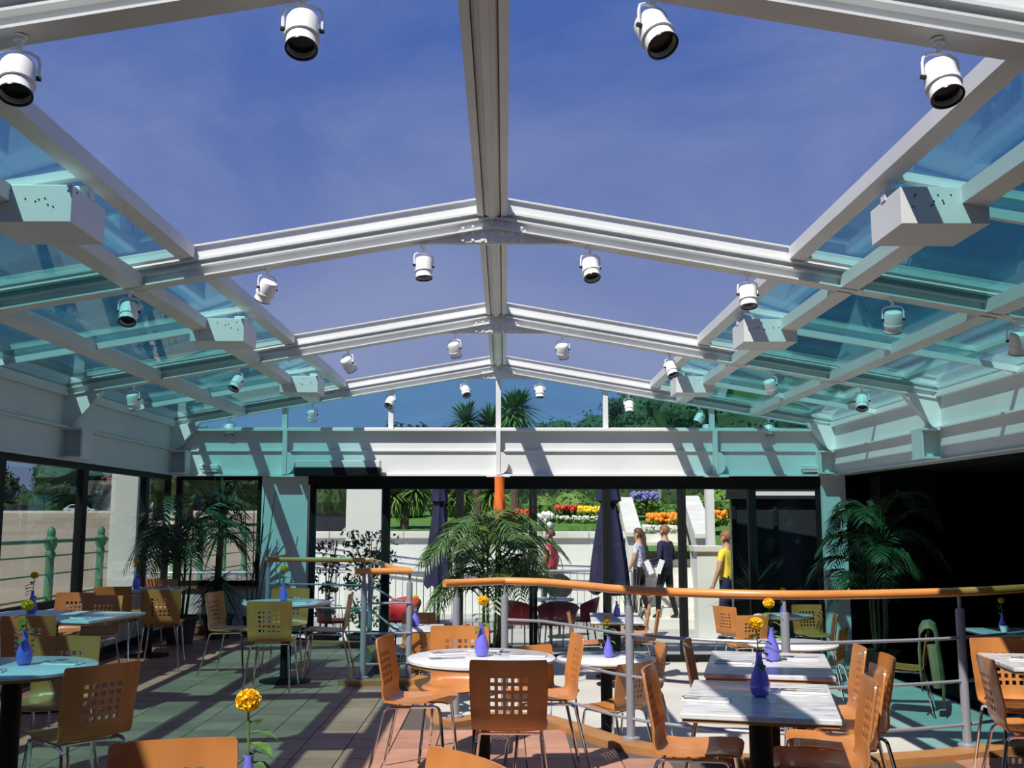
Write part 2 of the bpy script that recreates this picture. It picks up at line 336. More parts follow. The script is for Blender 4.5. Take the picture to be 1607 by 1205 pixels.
# ridge beam with grooves
rb = MB()
rb.prism([(-.108, 3.66), (-.062, 3.65), (-.057, 3.665), (-.024, 3.65), (-.02, 3.635), (.02, 3.635), (.024, 3.65), (.057, 3.665), (.062, 3.65), (.108, 3.66), (.108, 3.80), (-.108, 3.80)],
         lambda a, b: (XC + a, -1.4, b), lambda a, b: (XC + a, YE, b))
rbo = rb.build('ridge_beam', 'white', ce)
gr = MB()
for gx in (-0.0595, 0.0595):
    gr.box(XC + gx - 0.003, XC + gx + 0.003, -1.4, YE, 3.652, 3.664)
gr.build('ridge_seal', 'seal', rbo)
P1, P2 = 2.53, 3.55
for s in (-1, 1):
    xe = XL if s < 0 else XR
    for bay in range(4):
        y0, y1 = FR[bay] + 0.03, FR[bay + 1] - 0.03; ym = (y0 + y1) / 2
        for px in (P1, P2):
            x = XC + s * px; z = zb(x)
            MB().prism([(-.06, 0), (.06, 0), (.06, .09), (-.06, .09)], lambda a, b: (x + a, y0, z + b - SL * s * a), lambda a, b: (x + a, y1, z + b - SL * s * a)).build('purlin', 'white', ce)
        # glazing bars at mid bay
        for (a0, a1) in ((P1 + .06, P2 - .06), (P2 + .06, abs(xe - XC))):
            xa, xb = XC + s * a0, XC + s * a1
            MB().prism([(-.02, 0.03), (.02, 0.03), (.02, .085), (-.02, .085)], lambda a, b: (xa, ym + a, zb(xa) + b), lambda a, b: (xb, ym + a, zb(xb) + b)).build('glazing_bar', 'white', ce)
            MB().prism([(y0 + .01, .09), (y1 - .01, .09), (y1 - .01, .102), (y0 + .01, .102)], lambda a, b: (xa - s * .06, a, zb(xa - s * .06) + b), lambda a, b: (xb + (s * .06 if a1 < 4 else 0), a, zb(xb + (s * .06 if a1 < 4 else 0)) + b)).build('fixed_pane', 'teal', ce)
        # sliding panel, parked open over the fixed glass
        xi, xo = XC + s * 2.16, XC + s * 4.28
        fm = MB()
        rect = lambda x, w, z0, z1: fm.prism([(x - w / 2, z0), (x + w / 2, z0), (x + w / 2, z1), (x - w / 2, z1)], lambda a, b: (a, y0 + .02, zb(a) + b), lambda a, b: (a, y1 - .02, zb(a) + b))
        rect(xi, 0.10, 0.142, 0.232); rect(xo, 0.08, 0.142, 0.20)
        for yy, ww in ((y0 + .07, .07), (y1 - .07, .07), (ym, .06)):
            fm.prism([(-ww / 2, .15), (ww / 2, .15), (ww / 2, .20), (-ww / 2, .20)], lambda a, b: (xi, yy + a, zb(xi) + b), lambda a, b: (xo, yy + a, zb(xo) + b))
        pn = fm.build('sliding_panel', 'white', ce)
        MB().prism([(y0 + .06, .168), (y1 - .06, .168), (y1 - .06, .178), (y0 + .06, .178)], lambda a, b: (xi, a, zb(xi) + b), lambda a, b: (xo, a, zb(xo) + b)).build('pane', 'teal', pn)
        MB().prism([(0.052, .150), (.066, .150), (.066, .20), (.052, .20)], lambda a, b: (xi + s * a, y0 + .02, zb(xi) + b), lambda a, b: (xi + s * a, y1 - .02, zb(xi) + b)).build('seal', 'seal', pn)
        # vertical closure between rafter underside glass and eaves
    MB().box(min(xe, xe + s * .14), max(xe, xe + s * .14), -1.5, YE + .1, 2.80, 3.02).build('eaves_plate', 'white', ce)
MB().box(XL, XR, -1.5, FR[0] - 0.03, 3.66, 3.72).build('rear_roof_deck', 'darkgrey', ce)  # out of view behind the camera, darkened to reduce bounce

# ------------------------------------------------------------------ side and end walls
for s, nm in ((-1, 'wall_left'), (1, 'wall_right')):
    xw = XL if s < 0 else XR
    wl = struct(nm)
    b = lambda x0, x1, *r: MB().box(min(xw + s * x0, xw + s * x1), max(xw + s * x0, xw + s * x1), *r)
    b(0.03, 0.20, -1.5, YE + .1, 2.46, 2.82).build('upper_fascia', 'wallw', wl)
    b(0.0, 0.20, -1.5, YE + .1, 2.14, 2.46).build('lower_fascia', 'wallw', wl)
    b(-0.04, 0.03, -1.5, YE, 2.455, 2.475).build('ledge', 'white', wl)
    b(-0.03, 0.20, -1.5, YE, 2.125, 2.14).build('soffit_flange', 'white', wl)
    b(-0.02, 0.03, -1.5, YE, 2.79, 2.82).build('eaves_angle', 'white', wl)
    for fy in FR[1:]:
        yo = -0.07 if fy > 14 else 0
        g = MB().prism([(0.03, 2.79), (-0.36, 2.79 + .36 * SL), (-0.30, 2.76), (-0.06, 2.475), (0.03, 2.475)][::1], lambda a, z: (xw + s * a, fy - .05 + yo, z), lambda a, z: (xw + s * a, fy + .05 + yo, z))
        gus = g.build('eaves_gusset', 'white', wl)
        br = MB()
        x0 = -0.22
        for (a0, a1, q0, q1, z0, z1) in ((x0, 0.01, -.16, .16, 2.435, 2.455), (x0, 0.01, -.16, .16, 2.14, 2.16), (x0 + .02, 0.01, -.012, .012, 2.16, 2.435), (x0, x0 + .02, -.13, .13, 2.16, 2.435)):
            br.box(min(xw + s * a0, xw + s * a1), max(xw + s * a0, xw + s * a1), fy + q0 + yo * 1.3, fy + q1 + yo * 1.3, z0, z1)
        br.build('bracket', 'white', wl)
    if s < 0:
        b(0.0, 0.20, -1.5, YE + .1, -0.02, 0.60).build('low_wall', 'wallw', wl)
        b(-0.06, 0.22, -1.5, YE + .1, 0.60, 0.63).build('window_board', 'white', wl)
MB().box(XL, XL + .02, -1.5, YE, 0.0, 0.09).build('baseboard_left', 'black')['kind'] = 'structure'
# left windows
ML = [1.7, 3.6, 5.5, 7.4, 9.33, 11.2, 13.15, YE - .02]
for i in range(len(ML) - 1):
    wn = struct('window_%d' % (i + 1)); y0, y1 = ML[i], ML[i + 1]
    f = MB(); xx = XL - .06
    f.box(xx - .04, xx + .04, y0, y0 + .07, .63, 2.125); f.box(xx - .04, xx + .04, y1 - .06, y1, .63, 2.125)
    f.box(xx - .04, xx + .04, y0 + .07, y1 - .06, .63, .70); f.box(xx - .04, xx + .04, y0 + .07, y1 - .06, 2.06, 2.125)
    f.build('frame', 'black', wn)
    MB().box(xx - .006, xx + .006, y0 + .05, y1 - .05, .68, 2.08).build('pane', 'tint', wn)
MB().box(XL - .2, XL, -1.5, ML[0], .63, 2.14).build('wall_panel', 'wallw', bpy.data.objects['wall_left'])

we = struct('wall_back')       # end wall of the hall, beams over the doors
MB().box(XL, XR, YE, YE + .16, 2.13, 2.75).build('web', 'wallw', we)
MB().box(XL, XR, YE - .10, YE + .16, 2.735, 2.765).build('top_flange', 'white', we)
MB().box(XL, XR, YE - .03, YE, 2.455, 2.475).build('ledge', 'white', we)
MB().box(XL, XR, YE - .09, YE + .16, 2.115, 2.14).build('bottom_flange', 'white', we)
MB().box(-3.33, -2.70, YE - .02, YE + .18, -0.02, 2.12).build('pier', 'wallw', we)
MB().box(XL, -3.33, YE, YE + .18, -0.02, 0.60).build('low_wall', 'wallw', we)
MB().box(XL, -3.33, YE - .05, YE + .18, 0.60, 0.63).build('window_board', 'kerb', we)
MB().box(4.36, 4.68, YE - .06, YE + .2, LOW, 2.12).build('corner_pier', 'wallw', we)
MB().box(XL, -2.7, YE - .02, YE, 0.0, 0.10).build('baseboard_back', 'kerb')['kind'] = 'structure'
wn = struct('window_8'); f = MB()
for bx in ((-4.52, -4.44, .63, 2.115), (-3.40, -3.33, .63, 2.115)): f.box(bx[0], bx[1], YE + .03, YE + .10, bx[2], bx[3])
f.box(-4.44, -3.40, YE + .03, YE + .10, .63, .70); f.box(-4.44, -3.40, YE + .03, YE + .10, 2.06, 2.115)
f.build('frame', 'black', wn); MB().box(-4.46, -3.38, YE + .06, YE + .07, .68, 2.08).build('pane', 'tint', wn)
# stub columns with rounded web stiffeners under the gable mullions
for x in (-3.02, XC, 2.90):
    sb = MB().box(x - .03, x + .03, YE - .11, YE, 2.14, 2.735)
    sb.box(x - .16, x + .16, YE - .17, YE, 2.10, 2.118)
    so_ = sb.build('stub_column', 'white', we)
    MB().prism([(0.03, 2.14)] + [(0.03 + .11 * math.sin(a), 2.295 - .155 * math.cos(a)) for a in [PI * i / 8 for i in range(9)]] + [(0.03, 2.45)], lambda a, z: (x + a, YE - .10, z), lambda a, z: (x + a, YE - .085, z)).build('stiffener', 'white', so_)
# gable glazing
wn = struct('window_9'); f = MB()
GX = [XL + .02, -3.05, -1.58, XC, 1.40, 2.88, XR - .02]
for x in GX[1:-1]:
    f.box(x - .035, x + .035, YE - .02, YE + .06, 2.765, zb(x) + .03)
f.box(XL, XR, YE + .0, YE + .06, 2.765, 2.79)
f.build('frame', 'white', wn)
for i in range(6):
    a, b = GX[i] + (.035 if i else 0), GX[i + 1] - (.035 if i < 5 else 0)
    MB().prism([(a, 2.79), (b, 2.79), (b, max(zb(b) + .06, 2.80)), (a, max(zb(a) + .06, 2.80))], lambda x, z: (x, YE + .02, z), lambda x, z: (x, YE + .03, z)).build('pane', 'gable', wn)
# doors
DX = [-2.68, -1.63, -0.62, 0.39, 1.40, 2.44, 3.41, 4.36]
for i in range(7):
    d = struct('door_%d' % (i + 1)); x0, x1 = DX[i], DX[i + 1]
    sw = .055; f = MB()
    f.box(x0 + .002, x0 + sw + (.03 if i == 0 else 0), YE + .02, YE + .10, LOW, 2.0); f.box(x1 - sw, x1 - .002, YE + .02, YE + .10, LOW, 2.0)
    f.box(x0 + sw, x1 - sw, YE + .02, YE + .10, 1.94, 2.0); f.box(x0 + sw, x1 - sw, YE + .02, YE + .10, LOW, LOW + .09)
    f.build('frame', 'black', d)
    MB().box(x0 + sw - .01, x1 - sw + .01, YE + .055, YE + .065, LOW + .08, 1.95).build('pane', 'clear', d)
    if i < 2:
        MB().tube([(x0 + (.07 if i == 0 else .03), YE - .02, .75), (x0 + (.07 if i == 0 else .03), YE - .03, .95)], .014, 8).tube([(x0 + (.07 if i == 0 else .03), YE - .03, .77), (x0 + (.07 if i == 0 else .03), YE + .03, .77)], .01, 6).build('handle', 'black', d)
MB().box(-2.70, 4.36, YE + .0, YE + .12, 2.0, 2.116).build('trim_3', 'black')['kind'] = 'structure'
# dark room opening off the hall
wr = bpy.data.objects['wall_right']
wd = struct('wall_dark_room')
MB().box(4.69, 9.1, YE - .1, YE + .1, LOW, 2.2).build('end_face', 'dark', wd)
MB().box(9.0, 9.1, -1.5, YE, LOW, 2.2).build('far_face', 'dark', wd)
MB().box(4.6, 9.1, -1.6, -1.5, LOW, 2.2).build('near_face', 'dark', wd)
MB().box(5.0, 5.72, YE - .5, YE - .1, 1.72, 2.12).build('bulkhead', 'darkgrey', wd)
c2 = struct('ceiling_dark_room')
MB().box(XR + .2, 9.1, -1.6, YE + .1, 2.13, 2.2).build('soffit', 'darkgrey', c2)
MB().box(XR + .6, XR + .68, 9.0, 12.3, 2.11, 2.132).build('soffit_track', 'black', c2)
for q in ((5.1, 12.6), (5.35, 11.5), (5.3, 10.0)):
    MB().lathe([(.07, 2.118), (.08, 2.132)], 14, Matrix.Translation((q[0], q[1], 0))).build('recessed_light', 'black', c2)
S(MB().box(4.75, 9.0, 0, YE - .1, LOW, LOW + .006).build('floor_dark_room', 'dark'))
wq = struct('wall_rear')
MB().box(XL - .2, XR + .2, -1.6, -1.5, -0.1, 3.8).build('rear_face', 'darkgrey', wq)  # unseen wall behind the camera, coloured dark to cut bounced light

# ------------------------------------------------------------------ fittings on walls
t = thing('air_curtain', 'long grey and black heater box over the glazed door by the white pier', 'heater', (-2.26, YE - .26, 2.12))
MB().box(-.57, .57, -.02, .17, .10, .20).build('cover', 'white', t, bevel=.01)
MB().box(-.58, .58, -.05, .17, -.01, .10).build('grille_box', 'black', t, bevel=.008)
for lab, x, y in (('small white emergency light box above the palm beside the window', -4.05, YE - .05), ('small white emergency light box over the last dark door, by the corner bracket', 4.22, YE - .05)):
    t = thing('emergency_light', lab, 'light', (x, y, 2.20))
    MB().box(-.13, .13, -.06, .05, 0, .07).build('housing', 'white', t, bevel=.012)
    MB().box(-.11, .11, -.05, .04, -.03, 0).build('diffuser', 'lamp', t, bevel=.01)
# motor boxes on the inner purlins
nth = {1: 'nearest', 2: 'second', 3: 'farthest'}
for s in (-1, 1):
    for bay in (1, 2, 3):
        ym = (FR[bay] + FR[bay + 1]) / 2; x = XC + s * P1
        t = thing('motor_box', 'white motor housing on the purlin toward the %s, %s of three' % ('windows' if s < 0 else 'dark room', nth[bay]), 'motor', (x, ym, zb(x)), 0, 'motor housings on the roof purlins')
        xi, xo = (-.38, .08) if s > 0 else (-.08, .38)
        MB().box(xi, xo, -.22, .22, -.10, .10).build('housing', 'white', t, bevel=.004)
        MB().box(xi - .005 if s > 0 else xo - .14, xi + .14 if s > 0 else xo + .005, -.02, .05, .09, .16).build('actuator', 'white', t, bevel=.004)
        sc = MB()
        for q in range(14): sc.lathe([(.005, 0), (.004, .004)], 6, Matrix.Translation((xi + .04 + .45 * R.random(), -.22, -.02 + .09 * R.random())) @ Matrix.Rotation(PI / 2, 4, 'X'))
        stuff(sc.build('screw_heads', 'seal', t))

# ------------------------------------------------------------------ spotlights
def spot_proto():
    r = thing('spotlight', '', 'spotlight')
    MB().lathe([(.022, -.012), (.022, .0), (.03, .006)], 14).build('mount', 'lamp', r, True)
    MB().tube([(0, 0, 0), (0, 0, -.05)], .011, 8).build('stem', 'lamp', r, True)
    yk = MB()
    for s in (-1, 1):
        yk.tube([(0, 0, -.05), (s * .04, 0, -.052), (s * .066, 0, -.066), (s * .072, 0, -.09), (s * .072, 0, -.145)], .006, 6)
    yk.build('yoke', 'lamp', r, True)
    can = bpy.data.objects.new('can', None)
    c = MB().lathe([(.035, .062), (.055, .055), (.062, .04), (.063, -.03), (.066, -.032), (.066, -.044), (.058, -.046), (.058, -.085), (.060, -.088), (.060, -.096), (.053, -.096), (.050, -.06)], 24, None, True)
    cn = c.build('can', 'lamp', r, True); cn.location = (0, 0, -.145)
    MB().lathe([(.0505, -.0655), (.0505, -.062)], 24).build('lens', 'lampblack', cn)
    MB().lathe([(.0605, -.090), (.0605, -.0965), (.0525, -.097), (.0525, -.09)], 24, None, False).build('rim', 'lampblack', cn, True)
    for s in (-1, 1): MB().lathe([(.009, .060), (.009, .080)], 10, Matrix.Rotation(s * PI / 2, 4, 'Y')).build('knob', 'seal', cn)
    return r
sp0 = spot_proto(); used = False
ORD = ['first', 'second', 'third', 'fourth']
RN = ['nearest', 'second', 'third', 'farthest']
AIM = {  # (frame, side, ordinal): aim dx, dy (dz=-1)
    (1, -1, 0): (.05, -.35), (1, -1, 1): (.15, -.35), (1, 1, 0): (.35, -.5), (1, 1, 1): (.06, -.40),
    (2, -1, 0): (.06, -.12), (2, 1, 0): (.12, -.45), (2, -1, 1): (-.55, .55), (2, 1, 1): (.02, -.22), (2, 1, 2): (.12, .5), (2, -1, 2): (.1, -.55), (2, 1, 3): (.1, .5),
    (3, -1, 1): (.55, .9), (3, -1, 0): (.25, .6), (3, 1, 0): (.15, .7), (3, 1, 1): (.3, -.45), (3, 1, 2): (.45, .6), (3, -1, 2): (-.35, -.6), (3, -1, 3): (.1, .4), (3, 1, 3): (-.2, -.5),
    (4, -1, 1): (-.35, -.8), (4, -1, 0): (.3, -.75), (4, 1, 0): (0, -.12), (4, 1, 1): (.03, -.18), (4, -1, 2): (-.1, .5), (4, 1, 2): (-.65, -.3), (4, 1, 3): (0, -.35), (4, -1, 3): (.1, -.25)}
OFF = {(1, -1): (.66, 1.70), (1, 1): (.64, 1.70), (2, -1): (.49, 1.60, 2.57), (2, 1): (.70, 1.82, 2.85, 3.73), (3, -1): (.44, 1.56, 2.71, 3.79), (3, 1): (.70, 1.83, 2.88, 3.84), (4, -1): (.46, 1.50, 2.58, 3.72), (4, 1): (.58, 1.82, 2.8, 3.76)}
for (k, s), offs in OFF.items():
    for j, d in enumerate(offs):
        t = copy_tree(sp0) if used else sp0; used = True
        x = XC + s * d; ax, ay = AIM.get((k, s, j), (0, -.3))
        zt = zb(x) if d > 0.68 else min(zb(x), 3.458)
        t.location = (x, FR[k], zt - .008)
        yaw_ = math.atan2(ax, -ay)
        t.rotation_euler = (0, 0, yaw_)
        can = [c for c in t.children if c.name.startswith('can')][0]
        can.rotation_euler = (-math.atan(math.hypot(ax, ay)), 0, 0)
        t['label'] = 'white spotlight under %s rafter, %s from the ridge on the %s side' % (RN[k - 1], ORD[j], 'window' if s < 0 else 'dark room')
        t['group'] = 'can spotlights under the roof rafters'

# ------------------------------------------------------------------ railings
def at_len(path, z):
    return [Vector((p.x, p.y, z)) for p in path]
def post(parent, p, z0, h=1.0):
    m = MB().lathe([(.029, z0), (.029, h - .09), (.026, h - .08)], 14, Matrix.Translation((p[0], p[1], 0)))
    m.lathe([(.013, h - .08), (.013, h + .01)], 10, Matrix.Translation((p[0], p[1], 0)))
    o = m.build('post', 'steel', parent, True)
    MB().lathe([(.06, z0), (.06, z0 + .012), (.033, z0 + .02)], 16, Matrix.Translation((p[0], p[1], 0))).build('flange', 'steel', o, True)
t = thing('railing', 'long curved railing with beech handrail and grey posts behind the marble tables', 'railing')
RP = [p + Vector((0.0, 0.05)) for p in RAILR]
MB().tube(at_len(RP, 1.03), .030, 12).build('handrail', 'rail', t, True)
for z in (.73, .45, .17):
    MB().tube(at_len(RP[:-1], z), .011, 8).build('bar', 'steel', t, True)
for p in ((3.05, 6.95), (1.80, 6.68), (0.86, 7.18), (0.0, 8.24), (-0.37, 7.98)):
    post(t, p, .035)
t = thing('railing', 'angled railing with beech handrail and three bars by the white pier and sun-lit steps', 'railing')
LP = [Vector(p) for p in ((-2.96, 14.06), (-2.96, 12.9), (-1.64, 12.68), (-1.10, 10.35), (-0.90, 9.92), (-1.42, 9.84))]
MB().tube(at_len(LP, 1.03), .030, 12).build('handrail', 'rail', t, True)
for z in (.73, .45, .17):
    MB().tube(at_len(LP[1:5] + [Vector((-1.32, 9.84))], z), .011, 8).build('bar', 'steel', t, True)
for p in ((-2.94, 12.9), (-1.64, 12.68), (-0.91, 9.95), (-1.33, 9.84)):
    post(t, p, .045)

# ------------------------------------------------------------------ chairs
def chair_proto():
    r = thing('dining_chair', '', 'chair')
    prof = [(.215, .430), (.205, .440), (.18, .446), (.10, .444), (0.0, .436), (-.08, .432), (-.13, .435), (-.165, .450), (-.182, .475), (-.190, .51)]
    back = [.528, .552, .568, .592, .608, .632, .648, .672, .688, .712, .75, .79, .80]
    for z in back: prof.append((-.190 - (z - .51) * .17, z))
    nrow = len(prof)
    us = [-.2, -.19, -.15, -.10] + [v for k in range(5) for v in (-.084 + .042 * k - .0125, -.084 + .042 * k + .0125)] + [.10, .15, .19, .2]
    wid = [.80, .93, 1.0, 1.0, 1.0, .98, .96, .95, .95, .96] + [.97, .975, .98, .985, .99, .99, .995, 1, 1, 1, 1, .99, .955]
    vs = []; fs = []
    for i, (y, z) in enumerate(prof):
        for u in us:
            cv = .028 * (u / .2) ** 2 * (0 if i < 6 else min(1, (i - 5) / 6)) 
            dz = .0 if i > 6 else .012 * (u / .2) ** 2
            vs.append((u * wid[i], y + cv, z + dz))
    nu = len(us)
    rows = [10, 12, 14, 16, 18]
    for i in range(nrow - 1):
        for k in range(nu - 1):
            if i in rows and k in (4, 6, 8, 10, 12): continue
            fs.append((i * nu + k, i * nu + k + 1, (i + 1) * nu + k + 1, (i + 1) * nu + k))
    sh = MB().add(vs, fs).build('shell', 'beech', r)
    sh.data.polygons.foreach_set('use_smooth', [True] * len(sh.data.polygons))
    so = sh.modifiers.new('solid', 'SOLIDIFY'); so.thickness = .010; so.offset = 0
    es = sh.modifiers.new('es', 'EDGE_SPLIT'); es.split_angle = math.radians(40)
    for sx in (-1, 1):
        x, xf = sx * .165, sx * .205
        fr = [(xf, .215, 0), (x + sx * .004, .172, .385)] + bez((x + sx * .003, .170, .395), (x, .166, .424), (x, .13, .424), 4) + [(x, 0, .420)]
        MB().tube(fr, .0095, 8).build('leg', 'chrome', r, True)
        rr = [(xf, -.255, 0), (x + sx * .004, -.168, .375)] + bez((x + sx * .003, -.166, .385), (x, -.16, .416), (x, -.12, .417), 4) + [(x, 0, .420)]
        MB().tube(rr, .0095, 8).build('leg', 'chrome', r, True)
    MB().tube([(-.165, .10, .421), (.165, .10, .421)], .008, 6).tube([(-.165, -.09, .414), (.165, -.09, .414)], .008, 6).build('seat_frame', 'chrome', r, True)
    return r
ch0 = chair_proto(); chused = False
def chair(x, y, rz, label, low=False):
    """x, y: where the middle of the top of the backrest stands; rz: turn in degrees (0 = its back is to the viewer)"""
    global chused
    t = copy_tree(ch0) if chused else ch0; chused = True
    a = math.radians(rz)
    v = Matrix.Rotation(a, 2) @ Vector((0, .23))
    t.location = (x + v.x, y + v.y, LOW if low else 0); t.rotation_euler = (0, 0, a)
    t['label'] = label; t['group'] = 'beech chairs with square holes'
    return t
CH = [
 (-1.07, 3.44, 195, 'beech chair cut by the bottom edge of the picture, beside the tall yellow flower'),
 (-0.10, 3.20, 128, 'beech chair showing only a slanting back corner, before the sunlit round table'),
 (-1.97, 5.19, 50, 'shaded orange-brown chair with its back to us before the round table by the windows'),
 (-2.68, 6.45, 182, 'yellowish chair facing us behind the round table by the windows'),
 (-3.56, 7.80, 6, 'dark olive chair with its back to us at the long table under the window'),
 (-4.25, 10.35, 178, 'pale pink-lit chair facing us behind the long table under the window'),
 (-3.82, 9.95, 172, 'yellow-lit chair facing us at the pointed corner of the long window table'),
 (-4.24, 11.25, 5, 'orange-lit chair backing onto the farthest window table'),
 (-4.20, 12.75, 176, 'chair facing us behind the farthest window table, beside the pillar outside'),
 (-3.55, 10.75, 10, 'dark chair on chrome legs in front of the farthest window table by the palm pot'),
 (-2.08, 9.20, 2, 'olive chair with its back to us in front of the shaded round table'),
 (-2.26, 11.0, 182, 'chair facing us behind the shaded round table by the white pier'),
 (-1.50, 10.25, 94, 'chair seen edge-on next to the grey post, turned to the shaded round table'),
 (-2.92, 10.40, -100, 'chair seen side-on in front of the low white wall, turned to the shaded round table'),
 (0.02, 5.32, -2, 'bright orange chair with its back to us in front of the sunlit round table'),
 (-0.75, 6.38, -98, 'side-on chair by the steps, drawn up to the sunlit round table'),
 (0.47, 6.47, 97, 'side-on chair beside the railing post, drawn up to the sunlit round table'),
 (-0.30, 7.06, 176, 'chair facing us behind the sunlit round table, under the end of the curved handrail'),
 (1.06, 6.14, -104, 'side-on chair by the railing at the rear marble table, turned away from the round table'),
 (0.68, 5.05, -106, 'large side-on chair in front of the tall railing post at the front marble table'),
 (2.01, 5.85, 80, 'chair at the rear marble table, its back toward the dark room'),
 (1.64, 4.66, 79, 'nearest of the overlapping chair backs at the end of the front marble table'),
 (1.82, 5.05, 80, 'middle one of the overlapping chair backs at the end of the front marble table'),
 (2.02, 5.46, 80, 'hindmost of the overlapping chair backs, only its top edge showing'),
 (2.52, 5.52, -103, 'half sunlit chair in front of the grey post beside the dark room'),
 (3.02, 6.32, 176, 'yellow-lit chair facing us behind the marble table at the picture edge'),
]
for c in CH: chair(*c)
CL = [
 (-1.02, 12.45, 180, 'peach-lit chair facing us behind the small lower table inside the railing bend'),
 (-0.72, 10.15, 4, 'chair with its back to us at the small lower table inside the railing bend'),
 (-0.45, 10.95, 62, 'dark-sided chair behind the handrail end, beside the small lower table'),
 (1.02, 8.08, 42, 'chair right behind the tall railing post, turned to the lower round table'),
 (1.90, 13.55, 84, 'farther one of two edge-on chairs by the square table next to the glass doors'),
 (1.90, 12.75, 84, 'nearer one of two edge-on chairs by the square table next to the glass doors'),
 (0.76, 12.50, -95, 'thin edge-on chair between red outdoor chairs and the square lower table'),
 (1.42, 9.30, 95, 'edge-on chair past the lower round table, behind the front marble chairs'),
 (2.88, 12.05, 12, 'upright chair with its back to us in front of the dark door, lower floor'),
 (2.80, 13.30, -55, 'dark-holed chair in front of the last bright door, turned to the dark corner table'),
 (3.95, 13.60, 182, 'chair facing us behind the small round table in front of the dark doors'),
 (3.92, 12.25, 78, 'thin olive chair by the corner pier and the palm'),
 (3.48, 10.62, 60, 'tall orange-brown chair between the rear marble table and the palm, lower floor'),
 (0.24, 9.20, 214, 'dark slanting chair back between the sunlit round table and the lower one'),
 (4.20, 10.30, 66, 'chair under a tan coat at the edge of the dark room'),
]
for c in CL: chair(*c, low=True)
ct = thing('coat', 'tan coat draped over a chair back at the edge of the dark room', 'coat', (4.20, 10.30, LOW), math.radians(66))
cm = MB(); vs = []; fs = []
prof = [(-.16, .30), (-.155, .5), (-.15, .70), (-.16, .84), (-.19, .89), (-.235, .90), (-.275, .87), (-.30, .74), (-.32, .55), (-.335, .30), (-.33, .16)]
for i, (y, z) in enumerate(prof):
    for k in range(9):
        u = -.23 + .46 * k / 8
        vs.append((u * (1 + .06 * math.sin(i * 1.7 + k)), y + .23 + .012 * math.sin(k * 2.1 + i), z - .05 * (u / .23) ** 2 + .012 * math.sin(k * 1.3)))
for i in range(len(prof) - 1):
    for k in range(8): fs.append((i * 9 + k, i * 9 + k + 1, (i + 1) * 9 + k + 1, (i + 1) * 9 + k))
co = cm.add(vs, fs).build('cloth', 'coat', ct, True); so = co.modifiers.new('solid', 'SOLIDIFY'); so.thickness = .012
sv = MB().tube([(-.23, -.03, .70), (-.27, -.05, .5), (-.25, -.06, .30)], [.05, .048, .04], 8).build('sleeve', 'coat', ct, True)

# ------------------------------------------------------------------ tables
def table(x, y, z0, kind, label, size, rz=0.0, m='marblepale'):
    t = thing('cafe_table', label, 'table', (x, y, z0), math.radians(rz), 'marble topped cafe tables')
    h = .74
    if kind == 'round':
        r = size
        MB().lathe([(r - .01, h - .022), (r, h - .018), (r, h - .004), (r - .006, h)], 40).build('tabletop', m, t, True)
        MB().lathe([(r - .03, h - .036), (r - .008, h - .034), (r - .008, h - .022)], 40).build('table_edge', 'kerb', t, True)
    else:
        a, b = size[0] / 2, size[1] / 2
        MB().box(-a, a, -b, b, h - .022, h).build('tabletop', m, t, bevel=.004)
        MB().box(-a + .008, a - .008, -b + .008, b - .008, h - .036, h - .022).build('table_edge', 'kerb', t)
    cw = .05
    cols = [0] if kind == 'round' or size[1] < 1.1 else [-size[1] / 4, size[1] / 4]
    for cy in cols:
        MB().lathe([(cw, .02), (cw, h - .05), (cw + .03, h - .036)], 16, Matrix.Translation((0, cy, 0))).build('column', 'black', t, True)
        MB().lathe([(.24, 0), (.24, .012), (.10, .028), (cw, .04)], 24, Matrix.Translation((0, cy, 0))).build('base', 'black', t, True)
    return t
TB = {
 'near': table(-.66, 2.50, 0, 'square', 'table just below the picture, only its tall yellow flower in view', (.66, .66), 10, 'marble'),
 'win': table(-2.60, 5.57, 0, 'round', 'shaded round table by the windows at the picture edge', .42),
 'long': table(-3.70, 8.55, 0, 'square', 'long shaded table under the window with a pointed near corner', (1.2, .8), -12),
 'farwin': table(-4.02, 11.80, 0, 'square', 'farthest window table, before the potted palm', (.72, .72), 12),
 'shade': table(-2.08, 9.96, 0, 'round', 'shaded round table in front of the white pier', .42),
 'sun': table(-.13, 5.93, 0, 'round', 'sunlit pale round table beside the steps', .42),
 'front': table(1.11, 4.57, 0, 'square', 'front sunlit veined marble table', (.62, .90), -14, 'marble'),
 'rear': table(1.43, 5.67, 0, 'square', 'rear sunlit veined marble table, against the railing', (.64, .93), -14, 'marble'),
 'edge': table(3.02, 5.74, 0, 'square', 'half shaded marble table at the picture edge before the dark room', (.62, .62), -8, 'marble'),
 'bend': table(-.95, 11.35, LOW, 'square', 'small lower table inside the bend of the railing', (.55, .66), 0),
 'low': table(.86, 8.85, LOW, 'round', 'lower round table right behind the tall railing post', .42),
 'door': table(1.33, 12.5, LOW, 'square', 'square lower table nearest the glass doors', (.60, 1.2), -4),
 'corner': table(3.42, 12.75, LOW, 'round', 'small lower round table before the dark doors', .36),
 'right': table(2.72, 9.85, LOW, 'round', 'lower round table behind the curved railing and rear marble table', .42),
 'dark': table(5.35, 10.9, LOW, 'square', 'lower table with a white cup inside the dark room', (.8, .7), 0),
}
